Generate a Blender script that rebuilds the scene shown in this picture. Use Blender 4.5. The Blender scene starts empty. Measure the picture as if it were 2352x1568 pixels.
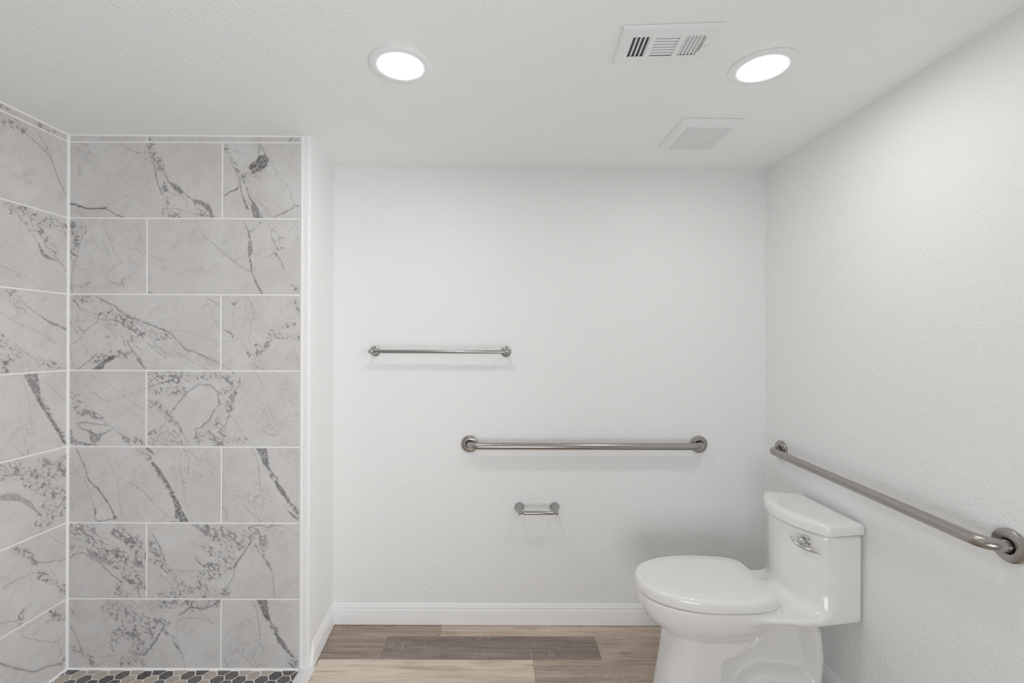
import bpy, bmesh, math, random
import numpy as np
from mathutils import Vector, Matrix

# light levels
LENS_STRENGTH = 175
WORLD_COL, WORLD_STRENGTH = (0.965, 0.985, 1.0), 0.44
EXPOSURE, GAMMA = -1.06, 1.42
# added unseen fill lights beside and behind the camera, for left wall and ceiling
AREAS = [('left_wall_fill', (1.1, -.15, 1.3), (-1.75, 1.4, 1.0), .8, 1.2, 19, (1, 1, 1), 85),
         ('ceiling_fill', (.1, -.5, .45), (.15, 1.75, 2.14), .9, .9, 27, (.97, .99, 1))]
random.seed(7)
SC = bpy.context.scene
COL = SC.collection
PI = math.pi

# ------------------------------------------------------------------ room measures (metres)
CAM_Z = 1.33
Y_BACK = 2.182          # painted back wall
Y_TILE = 1.857          # tiled end wall of the shower
X_RIGHT = 1.267
X_LEFT = -1.717
X_TILE_R = -0.7875      # right edge of the tiling
Y_FRONT = -0.6
def ceil_z(x): return 2.147 - 0.0038 * (x - 0.25)

# ------------------------------------------------------------------ materials
def new_mat(name):
    m = bpy.data.materials.new(name); m.use_nodes = True
    nt = m.node_tree
    return m, nt, nt.nodes['Principled BSDF']
def nd(nt, typ, **kw):
    n = nt.nodes.new(typ)
    for k, v in kw.items(): setattr(n, k, v)
    return n
def coords(nt, scale=(1, 1, 1)):
    t = nd(nt, 'ShaderNodeTexCoord'); mp = nd(nt, 'ShaderNodeMapping')
    mp.inputs['Scale'].default_value = scale
    nt.links.new(t.outputs['Object'], mp.inputs['Vector'])
    return mp.outputs['Vector']
def noise(nt, vec, scale, detail=3, rough=.5, dist=0):
    n = nd(nt, 'ShaderNodeTexNoise')
    n.inputs['Scale'].default_value = scale; n.inputs['Detail'].default_value = detail
    n.inputs['Roughness'].default_value = rough; n.inputs['Distortion'].default_value = dist
    nt.links.new(vec, n.inputs['Vector']); return n.outputs['Fac']
def maprange(nt, v, a, b, c, d):
    n = nd(nt, 'ShaderNodeMapRange'); n.inputs[1].default_value = a; n.inputs[2].default_value = b
    n.inputs[3].default_value = c; n.inputs[4].default_value = d
    nt.links.new(v, n.inputs[0]); return n.outputs[0]
def math_n(nt, op, a, b=None):
    n = nd(nt, 'ShaderNodeMath', operation=op)
    for i, v in enumerate((a, b)):
        if v is None: continue
        if isinstance(v, (int, float)): n.inputs[i].default_value = v
        else: nt.links.new(v, n.inputs[i])
    return n.outputs[0]
def mixc(nt, fac, a, b, blend='MIX'):
    n = nd(nt, 'ShaderNodeMix', data_type='RGBA', blend_type=blend)
    for i, v in ((0, fac), (6, a), (7, b)):
        if isinstance(v, (int, float)): n.inputs[i].default_value = v
        elif isinstance(v, tuple): n.inputs[i].default_value = (*v[:3], 1)
        else: nt.links.new(v, n.inputs[i])
    return n.outputs[2]
def bump(nt, b, h, strength, dist):
    n = nd(nt, 'ShaderNodeBump'); n.inputs['Strength'].default_value = strength
    n.inputs['Distance'].default_value = dist
    nt.links.new(h, n.inputs['Height']); nt.links.new(n.outputs[0], b.inputs['Normal'])

def m_paint(name, col, rough, strength, scale, dist=.0016):
    m, nt, b = new_mat(name)
    v = coords(nt)
    big = noise(nt, v, 2.5, 2)
    nt.links.new(mixc(nt, maprange(nt, big, .3, .7, 0, 1), tuple(c * .985 for c in col), col), b.inputs['Base Color'])
    b.inputs['Roughness'].default_value = rough
    n1 = noise(nt, v, scale, 3, .55)
    n2 = noise(nt, v, scale * 3.1, 2, .5)
    h = math_n(nt, 'ADD', maprange(nt, n1, .38, .66, 0, 1), math_n(nt, 'MULTIPLY', n2, .35))
    bump(nt, b, h, strength, dist)
    return m
M_WALL = m_paint('wall_paint', (.80, .805, .80), .5, .6, 95)
M_CEIL = m_paint('ceiling_paint', (.85, .855, .85), .6, .55, 80)
def m_plain(name, col, rough, metal=0, coat=0, bscale=0, bstr=0):
    m, nt, b = new_mat(name)
    v = coords(nt)
    n = noise(nt, v, 9, 3)
    nt.links.new(mixc(nt, n, tuple(c * .97 for c in col), tuple(min(1, c * 1.03) for c in col)), b.inputs['Base Color'])
    b.inputs['Roughness'].default_value = rough; b.inputs['Metallic'].default_value = metal
    b.inputs['Coat Weight'].default_value = coat; b.inputs['Coat Roughness'].default_value = .04
    if bscale: bump(nt, b, noise(nt, v, bscale, 3), bstr, .001)
    return m
M_TRIM = m_plain('semigloss_trim', (.84, .84, .84), .32)
M_GROUT = m_plain('white_grout', (.83, .82, .81), .8, bscale=220, bstr=.3)
M_THRESH = m_plain('threshold_stone', (.74, .74, .74), .35)
M_CHINA = m_plain('vitreous_china', (.82, .82, .81), .12, coat=.6)
M_SEAT = m_plain('seat_plastic', (.83, .83, .82), .16, coat=.4)
M_FIXT = m_plain('white_enamel', (.83, .83, .83), .4)
M_VENT = m_plain('white_vent', (.80, .80, .80), .4)
M_DARK = m_plain('gap_dark', (.045, .045, .045), .8)  # near-black for plank joints, and painted shade in duct, slots and gaps
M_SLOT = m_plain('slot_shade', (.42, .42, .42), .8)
M_SCREW = m_plain('screw_steel', (.6, .6, .59), .4, 1)
M_CHROME = m_plain('chrome', (.52, .52, .52), .06, 1)
def m_brushed(name, col, rough, stretch):
    m, nt, b = new_mat(name)
    v = coords(nt, stretch)
    n = noise(nt, v, 1, 3, .6)
    nt.links.new(mixc(nt, n, tuple(c * .86 for c in col), tuple(min(1, c * 1.12) for c in col)), b.inputs['Base Color'])
    b.inputs['Metallic'].default_value = 1
    nt.links.new(maprange(nt, n, .3, .7, rough - .05, rough + .07), b.inputs['Roughness'])
    bump(nt, b, n, .025, .0002)
    return m
M_STEEL = m_brushed('brushed_stainless', (.30, .27, .248), .22, (9, 420, 420))
M_STEEL_R = m_brushed('brushed_stainless_side', (.2, .18, .16), .30, (420, 9, 420))
M_NICKEL = m_brushed('brushed_nickel', (.30, .295, .285), .20, (16, 500, 500))
def m_emit(name, col, s):
    m, nt, b = new_mat(name)
    b.inputs['Base Color'].default_value = (.9, .9, .9, 1)
    n = noise(nt, coords(nt), 3, 1)
    nt.links.new(mixc(nt, n, col, col), b.inputs['Emission Color'])
    b.inputs['Emission Strength'].default_value = s
    return m
M_LENS = m_emit('frosted_lens', (1, .985, .965), LENS_STRENGTH)

def m_marble():
    m, nt, b = new_mat('marble_tile')
    v = coords(nt)
    av = nd(nt, 'ShaderNodeAttribute', attribute_name='vein').outputs['Fac']
    at = nd(nt, 'ShaderNodeAttribute', attribute_name='tone').outputs['Fac']
    cloud = noise(nt, v, 5, 4, .6, .6)
    base = mixc(nt, maprange(nt, cloud, .35, .68, 0, 1), (.485, .468, .458), (.565, .553, .545))
    pinkn = noise(nt, v, 3.3, 3, .6, 1.2)
    base = mixc(nt, maprange(nt, pinkn, .55, .75, 0, .35), base, (.52, .455, .445))
    base = mixc(nt, math_n(nt, 'MULTIPLY', at, .9), base, (.25, .24, .235))
    # hairline natural veining on top of the mapped veins
    mp = nd(nt, 'ShaderNodeMapping'); mp.inputs['Rotation'].default_value = (0, .75, .75); mp.inputs['Scale'].default_value = (2.6, 2.6, 1)
    nt.links.new(v, mp.inputs['Vector'])
    hn = noise(nt, mp.outputs[0], 4.5, 6, .62, .5)
    hair = math_n(nt, 'ABSOLUTE', math_n(nt, 'SUBTRACT', hn, .5))
    hair = maprange(nt, hair, 0, .012, .35, 0)
    hair = math_n(nt, 'MULTIPLY', hair, maprange(nt, noise(nt, v, 14, 3), .48, .66, 0, 1))
    base = mixc(nt, hair, base, (.28, .27, .265))
    col = mixc(nt, av, base, (.014, .013, .0125))
    nt.links.new(col, b.inputs['Base Color'])
    b.inputs['Roughness'].default_value = .3
    b.inputs['Specular IOR Level'].default_value = .42
    return m
M_MARBLE = m_marble()

def m_hex():
    m, nt, b = new_mat('mosaic_stone')
    v = coords(nt)
    t = nd(nt, 'ShaderNodeAttribute', attribute_name='tint').outputs['Color']
    n = noise(nt, v, 55, 5, .65, 1.5)
    col = mixc(nt, maprange(nt, n, .4, .7, 0, .75), t, mixc(nt, .22, t, (.4, .37, .34)))
    n2 = noise(nt, v, 120, 3, .6, 1)
    col = mixc(nt, maprange(nt, n2, .52, .75, 0, .7), col, (.06, .055, .05))
    nt.links.new(col, b.inputs['Base Color']); b.inputs['Roughness'].default_value = .35
    return m
M_HEX = m_hex()

def m_wood():
    m, nt, b = new_mat('wood_plank')
    t = nd(nt, 'ShaderNodeAttribute', attribute_name='tint').outputs['Color']
    pc = nd(nt, 'ShaderNodeAttribute', attribute_name='plank').outputs['Vector']
    def sc(s, rot=0):
        mp = nd(nt, 'ShaderNodeMapping'); mp.inputs['Scale'].default_value = s
        nt.links.new(pc, mp.inputs['Vector']); return mp.outputs[0]
    g1 = noise(nt, sc((1.5, 30, 1)), 1, 6, .66, .9)          # long flowing figure
    g2 = noise(nt, sc((7, 230, 1)), 1, 4, .65, .3)           # fine grain
    g3 = noise(nt, sc((2.2, 8, 1)), 1, 4, .6, .6)            # tonal patches
    g4 = noise(nt, sc((190, 18, 1)), 1, 2, .5, 0)            # cross saw marks
    g5 = noise(nt, sc((1.3, 16, 1)), 1, 2, .45, .5)          # cathedral rings
    rings = math_n(nt, 'FRACT', math_n(nt, 'MULTIPLY', g5, 11))
    line = maprange(nt, math_n(nt, 'ABSOLUTE', math_n(nt, 'SUBTRACT', rings, .5)), 0, .16, .8, 0)
    line = math_n(nt, 'MULTIPLY', line, maprange(nt, noise(nt, sc((3, 12, 1)), 1, 3), .45, .6, 0, 1))
    dark = mixc(nt, 1, t, (.30, .265, .24), 'MULTIPLY'); lite = mixc(nt, .3, t, (.80, .70, .60))
    col = mixc(nt, maprange(nt, g3, .38, .62, 0, .75), t, mixc(nt, 1, t, (.60, .57, .55), 'MULTIPLY'))
    col = mixc(nt, maprange(nt, g1, .52, .68, 0, .8), col, dark)
    col = mixc(nt, maprange(nt, g1, .33, .46, .65, 0), col, lite)
    col = mixc(nt, line, col, dark)
    col = mixc(nt, maprange(nt, g2, .52, .70, 0, .6), col, dark)
    col = mixc(nt, maprange(nt, g2, .32, .44, .3, 0), col, lite)
    saw = math_n(nt, 'MULTIPLY', maprange(nt, g4, .52, .66, 0, .5), maprange(nt, noise(nt, sc((3, 9, 1)), 1, 3), .5, .6, 0, 1))
    col = mixc(nt, saw, col, lite)
    nt.links.new(col, b.inputs['Base Color']); b.inputs['Roughness'].default_value = .5
    bump(nt, b, g2, .15, .0008)
    return m
M_WOOD = m_wood()

# ------------------------------------------------------------------ object helpers
def link(name, me, mat, parent=None, smooth=False, bevel=0, seg=2, auto=None):
    o = bpy.data.objects.new(name, me); COL.objects.link(o)
    if mat is not None and not me.materials: me.materials.append(mat)
    if parent is not None: o.parent = parent
    if smooth: me.polygons.foreach_set('use_smooth', [True] * len(me.polygons))
    if auto is not None:
        me.polygons.foreach_set('use_smooth', [True] * len(me.polygons))
        me.set_sharp_from_angle(angle=math.radians(auto))
    if bevel:
        md = o.modifiers.new('bevel', 'BEVEL'); md.width = bevel; md.segments = seg; md.limit_method = 'ANGLE'
        md.harden_normals = False
    return o
def mesh_of(bm, name='mesh'):
    bmesh.ops.recalc_face_normals(bm, faces=bm.faces[:])
    me = bpy.data.meshes.new(name); bm.to_mesh(me); bm.free(); return me
def obj(name, bm, mat, parent=None, **kw): return link(name, mesh_of(bm, name), mat, parent, **kw)
def struct(o): o['kind'] = 'structure'; return o
def thing(name, label, cat, loc=(0, 0, 0), rot=(0, 0, 0), group=None):
    o = bpy.data.objects.new(name, None); COL.objects.link(o)
    o.empty_display_size = .05; o.location = loc; o.rotation_euler = rot
    o['label'] = label; o['category'] = cat
    if group: o['group'] = group
    return o
def add_box(bm, x0, x1, y0, y1, z0, z1):
    v = [bm.verts.new(p) for p in ((x0,y0,z0),(x1,y0,z0),(x1,y1,z0),(x0,y1,z0),(x0,y0,z1),(x1,y0,z1),(x1,y1,z1),(x0,y1,z1))]
    for f in ((0,3,2,1),(4,5,6,7),(0,1,5,4),(1,2,6,5),(2,3,7,6),(3,0,4,7)): bm.faces.new([v[i] for i in f])
    return v
def add_prism(bm, poly, fn0, fn1):
    a = [bm.verts.new(fn0(p)) for p in poly]; b = [bm.verts.new(fn1(p)) for p in poly]
    n = len(poly)
    bm.faces.new(a); bm.faces.new(b[::-1])
    for i in range(n): bm.faces.new((a[i], b[i], b[(i+1) % n], a[(i+1) % n]))
def add_rings(bm, rings, cap0=True, cap1=True):
    R = [[bm.verts.new(p) for p in r] for r in rings]; n = len(R[0])
    for a, b in zip(R, R[1:]):
        for i in range(n): bm.faces.new((a[i], a[(i+1) % n], b[(i+1) % n], b[i]))
    if cap0: bm.faces.new(R[0][::-1])
    if cap1: bm.faces.new(R[-1])
def frame_for(d):
    d = Vector(d).normalized(); h = Vector((0, 0, 1)) if abs(d.z) < .9 else Vector((0, 1, 0))
    a = d.cross(h).normalized(); return d, a, d.cross(a).normalized()
def add_lathe(bm, base, axis, prof, n=40):
    d, a, b = frame_for(axis); base = Vector(base)
    add_rings(bm, [[base + d*h + (a*math.cos(2*PI*i/n) + b*math.sin(2*PI*i/n))*max(r, 1e-4) for i in range(n)] for r, h in prof])
def add_tube(bm, pts, rad, n=28, flat=1.0):
    pts = [Vector(p) for p in pts]; m = len(pts)
    if not hasattr(rad, '__len__'): rad = [rad] * m
    rings = []; up = None
    for i, p in enumerate(pts):
        t = (pts[min(i+1, m-1)] - pts[max(i-1, 0)]).normalized()
        if up is None: _, a, _ = frame_for(t); up = a
        up = (up - t * up.dot(t)).normalized(); s = t.cross(up)
        rings.append([p + (up*math.cos(2*PI*k/n) + s*math.sin(2*PI*k/n)*flat) * rad[i] for k in range(n)])
    add_rings(bm, rings)
def arc_path(corners, r, seg=10):
    """polyline with its inner corners rounded to radius r"""
    c = [Vector(p) for p in corners]; out = [c[0]]
    for i in range(1, len(c) - 1):
        d0 = (c[i-1] - c[i]).normalized(); d1 = (c[i+1] - c[i]).normalized()
        ang = d0.angle(d1); t = r / math.tan(ang / 2)
        p0, p1 = c[i] + d0*t, c[i] + d1*t
        cen = c[i] + (d0 + d1).normalized() * (r / math.sin(ang / 2))
        e0, e1 = p0 - cen, p1 - cen; w = e0.angle(e1)
        for k in range(seg + 1):
            s = k / seg
            out.append(cen + (e0*math.sin((1-s)*w) + e1*math.sin(s*w)) / math.sin(w))
    out.append(c[-1]); return out

# ------------------------------------------------------------------ numpy noise for the marble veins
def hash2(ix, iy, k):
    h = (ix.astype(np.int64) * 374761393 + iy.astype(np.int64) * 668265263 + k * 974634777) & 0x7fffffff
    h = ((h ^ (h >> 13)) * 1274126177) & 0x7fffffff
    h = ((h ^ (h >> 15)) * 2246822519) & 0x7fffffff
    return ((h ^ (h >> 16)) & 0xffff) / 65535.0
def vnoise(x, y, k):
    ix = np.floor(x); iy = np.floor(y); fx = x - ix; fy = y - iy
    ux = fx*fx*(3-2*fx); uy = fy*fy*(3-2*fy)
    a = hash2(ix, iy, k); b = hash2(ix+1, iy, k); c = hash2(ix, iy+1, k); d = hash2(ix+1, iy+1, k)
    return (a*(1-ux)+b*ux)*(1-uy) + (c*(1-ux)+d*ux)*uy
def fbm(x, y, k, o=4):
    s = 0; a = .5; t = 0
    for i in range(o):
        s = s + a*vnoise(x, y, k+i*17); t += a; x = x*2.03+11.3; y = y*2.03+5.7; a *= .55
    return s / t
def voro(x, y, k):
    ix = np.floor(x); iy = np.floor(y)
    f1 = np.full(x.shape, 9.); f2 = np.full(x.shape, 9.); cid = np.zeros(x.shape)
    for dx in (-1, 0, 1):
        for dy in (-1, 0, 1):
            cx = ix+dx; cy = iy+dy
            px = cx + .5 + .9*(hash2(cx, cy, k)-.5); py = cy + .5 + .9*(hash2(cx, cy, k+5)-.5)
            d = np.hypot(px-x, py-y)
            m = d < f1
            f2 = np.where(m, f1, np.minimum(f2, d)); cid = np.where(m, hash2(cx, cy, k+9), cid); f1 = np.where(m, d, f1)
    return f1, f2, cid
def poly_dist(x, y, pts):
    D = np.full(x.shape, 1e9)
    if len(pts) == 1: return np.hypot(x-pts[0][0], y-pts[0][1])
    for (ax, ay), (bx, by) in zip(pts, pts[1:]):
        vx, vy = bx-ax, by-ay; L = max(vx*vx+vy*vy, 1e-9)
        t = np.clip(((x-ax)*vx+(y-ay)*vy)/L, 0, 1)
        D = np.minimum(D, np.hypot(x-ax-t*vx, y-ay-t*vy))
    return D
def inside(x, y, pts):
    r = np.zeros(x.shape, bool); n = len(pts)
    for i in range(n):
        (ax, ay), (bx, by) = pts[i], pts[(i+1) % n]
        if ay == by: continue
        c = ((ay > y) != (by > y)) & (x < (bx-ax)*(y-ay)/(by-ay)+ax)
        r ^= c
    return r
def parse_strokes(txt):
    out = []
    for ln in txt.strip().splitlines():
        h, p = ln.split(':'); h = h.split()
        out.append((h[0], [float(q) for q in h[1:]], [tuple(float(c) for c in q.split(',')) for q in p.split()]))
    return out
def sstep(a, b, x):
    t = np.clip((x-a)/(b-a), 0, 1); return t*t*(3-2*t)
def vein_field(X, Y, strokes):
    """X, Y in millimetres on the wall -> darkness of the veins, grey tone"""
    vein = np.zeros(X.shape); tone = np.zeros(X.shape)
    wx = (fbm(X/9, Y/9, 3, 3)-.5)*7 + (fbm(X/2.6, Y/2.6, 9, 2)-.5)*2.2
    wy = (fbm(X/9, Y/9, 31, 3)-.5)*7 + (fbm(X/2.6, Y/2.6, 39, 2)-.5)*2.2
    brk = fbm(X/16, Y/16, 71, 3)
    # scattered flecks and faint clouds everywhere
    fl = fbm((X+Y*.35)/7, (Y-X*.35)/3.2, 5, 3); area = fbm(X/55, Y/55, 12, 3)
    vein = np.maximum(vein, sstep(.69, .80, fl)*sstep(.45, .62, area)*.35)
    tone = np.maximum(tone, sstep(.5, .8, fbm((X+Y)/60, (Y-X)/30, 44, 4))*.22)
    wx2 = X + wx; wy2 = Y + wy
    vor = None
    for kind, h, pts in strokes:
        pad = {'v': 10, 's': 8, 'b': h[0]*1.6+8 if kind == 'b' else 8, 'c': h[0]*2+8 if kind == 'c' else 8, 'p': h[0]*1.5+8 if kind == 'p' else 8}[kind]
        xs = [p[0] for p in pts]; ys = [p[1] for p in pts]
        sel = np.nonzero((X > min(xs)-pad) & (X < max(xs)+pad) & (Y > min(ys)-pad) & (Y < max(ys)+pad))
        if not sel[0].size: continue
        x = wx2[sel]; y = wy2[sel]
        if kind == 'v':
            d = poly_dist(x, y, pts); w = h[0]*.62*(.55+.9*brk[sel])
            a = h[1]*(1-sstep(w*.35, w*1.25, d))*np.clip(.45+1.1*brk[sel], 0, 1)
            a = np.maximum(a, .18*h[1]*(1-sstep(w, w*3.2, d)))
            vein[sel] = np.maximum(vein[sel], a)
        elif kind == 's':
            ins = inside(x, y, pts); d = poly_dist(x, y, pts+[pts[0]])
            stre = fbm((x+y*.4)/2.6, (y-x*.4)/7, 21, 3)
            a = np.where(ins, h[0]*(.72+.28*sstep(.62, .4, stre)), h[0]*(1-sstep(.2, 2.2, d))*.8)
            a = np.where(ins & (stre > .66), a*.45, a)
            vein[sel] = np.maximum(vein[sel], a)
        elif kind == 'c':
            d = poly_dist(x, y, pts) + (fbm(x/14, y/14, 51, 3)-.5)*h[0]*1.6
            tone[sel] = np.maximum(tone[sel], h[1]*2.2*(1-sstep(h[0]*.2, h[0]*1.4, d))*sstep(.35, .7, fbm((x*.8-y*.6)/26, (y*.8+x*.6)/5, 151, 4)))
        elif kind == 'p':
            d = poly_dist(x, y, pts)
            n = fbm((x+y*.3)/6, (y-x*.3)/2.6, 61, 3)
            vein[sel] = np.maximum(vein[sel], h[1]*.75*sstep(.64, .74, n)*(1-sstep(h[0]*.5, h[0]*1.3, d)))
        else:
            d = poly_dist(x, y, pts) + (fbm(x/13, y/13, 81, 3)-.5)*h[0]*1.3
            wgt = 1-sstep(h[0]*.55, h[0]*1.1, d)
            u = (x*.8-y*.6); v = (y*.8+x*.6)      # clasts drawn out along the fall of the veins
            q = (fbm(x/9, y/9, 91, 3)-.5)*12; q2 = (fbm(x/9, y/9, 95, 3)-.5)*12
            f1, f2, cid = voro((u+q)/30, (v+q2)/17, 3)
            g1, g2, gid = voro((u+q)/12+40, (v+q2)/8, 13)
            m = fbm(x/20, y/20, 111, 3)
            wide = .04 + .42*sstep(.48, .66, m)
            matrix = (1-sstep(wide*.6, wide, f2-f1))
            line = 1-sstep(.02, .10, f2-f1)
            fine = (1-sstep(.02, .16, g2-g1))*matrix
            stre = fbm((u+q)/16, (v+q2)/3, 121, 3)
            a = np.maximum(line*np.clip(.1+1.3*fbm(x/9, y/9, 141, 2), 0, 1)*(.4+h[1]*.6), fine*.55*(.5+h[1]))
            a = np.maximum(a, matrix*sstep(.5, .72, stre)*(.25+h[1]*.6))
            vein[sel] = np.maximum(vein[sel], wgt*a)
            tone[sel] = np.maximum(tone[sel], wgt*(matrix*(.5+h[1]*.6)+.22*sstep(.42, .7, stre)+.10))
    return np.clip(vein, 0, 1), np.clip(tone, 0, 1)

class TileMesh:
    """many separate tile patches gathered into one wall mesh"""
    def __init__(s): s.V = []; s.F = []; s.vein = []; s.tone = []; s.n = 0
    def tile(s, a0, a1, z0, z1, res, strokes, fn, th=.004):
        nx = max(2, int(round((a1-a0)/res))+1); nz = max(2, int(round((z1-z0)/res))+1)
        A, Z = np.meshgrid(np.linspace(a0, a1, nx), np.linspace(z0, z1, nz), indexing='ij')
        ve, to = vein_field(A*1000, Z*1000, strokes)
        T = np.full(A.shape, th)
        e = .0008; T[0, :] -= e; T[-1, :] -= e; T[:, 0] -= e; T[:, -1] -= e
        P = fn(A, Z, T).reshape(-1, 3)
        idx = np.arange(nx*nz).reshape(nx, nz)
        F = np.stack([idx[:-1, :-1], idx[1:, :-1], idx[1:, 1:], idx[:-1, 1:]], -1).reshape(-1, 4)
        # skirt down to the grout bed
        ring = np.concatenate([idx[:, 0], idx[-1, 1:], idx[-2::-1, -1], idx[0, -2:0:-1]])
        Af = A.reshape(-1)[ring]; Zf = Z.reshape(-1)[ring]
        S = fn(Af, Zf, np.full(Af.shape, 0.0)); k = len(ring)
        sid = nx*nz + np.arange(k)
        SF = np.stack([ring, np.roll(ring, -1), np.roll(sid, -1), sid], -1)[:, ::-1]
        s.V.append(np.concatenate([P, S])); s.F.append(np.concatenate([F, SF]) + s.n)
        s.vein.append(np.concatenate([ve.reshape(-1), ve.reshape(-1)[ring]])); s.tone.append(np.concatenate([to.reshape(-1), to.reshape(-1)[ring]]))
        s.n += len(P) + k
    def build(s, name, flip, bed):
        V = np.concatenate(s.V + [np.array(b, float) for b in bed]); F = np.concatenate(s.F)
        if flip: F = F[:, ::-1]
        nb = s.n; extra = []
        for b in bed: extra.append([nb, nb+1, nb+2, nb+3]); nb += 4
        Fall = np.concatenate([F, np.array(extra)])
        me = bpy.data.meshes.new(name)
        me.vertices.add(len(V)); me.vertices.foreach_set('co', V.astype(np.float32).ravel())
        me.loops.add(Fall.size); me.loops.foreach_set('vertex_index', Fall.astype(np.int32).ravel())
        me.polygons.add(len(Fall)); me.polygons.foreach_set('loop_start', np.arange(0, Fall.size, 4, dtype=np.int32))
        mi = np.zeros(len(Fall), np.int32); mi[len(F):] = 1
        me.materials.append(M_MARBLE); me.materials.append(M_GROUT)
        me.polygons.foreach_set('material_index', mi)
        me.update(); me.validate()
        for nm, arr in (('vein', s.vein), ('tone', s.tone)):
            at = me.attributes.new(nm, 'FLOAT', 'POINT')
            d = np.concatenate(arr + [np.zeros(4*len(bed))]).astype(np.float32); at.data.foreach_set('value', d)
        o = link(name, me, None); return o
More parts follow.
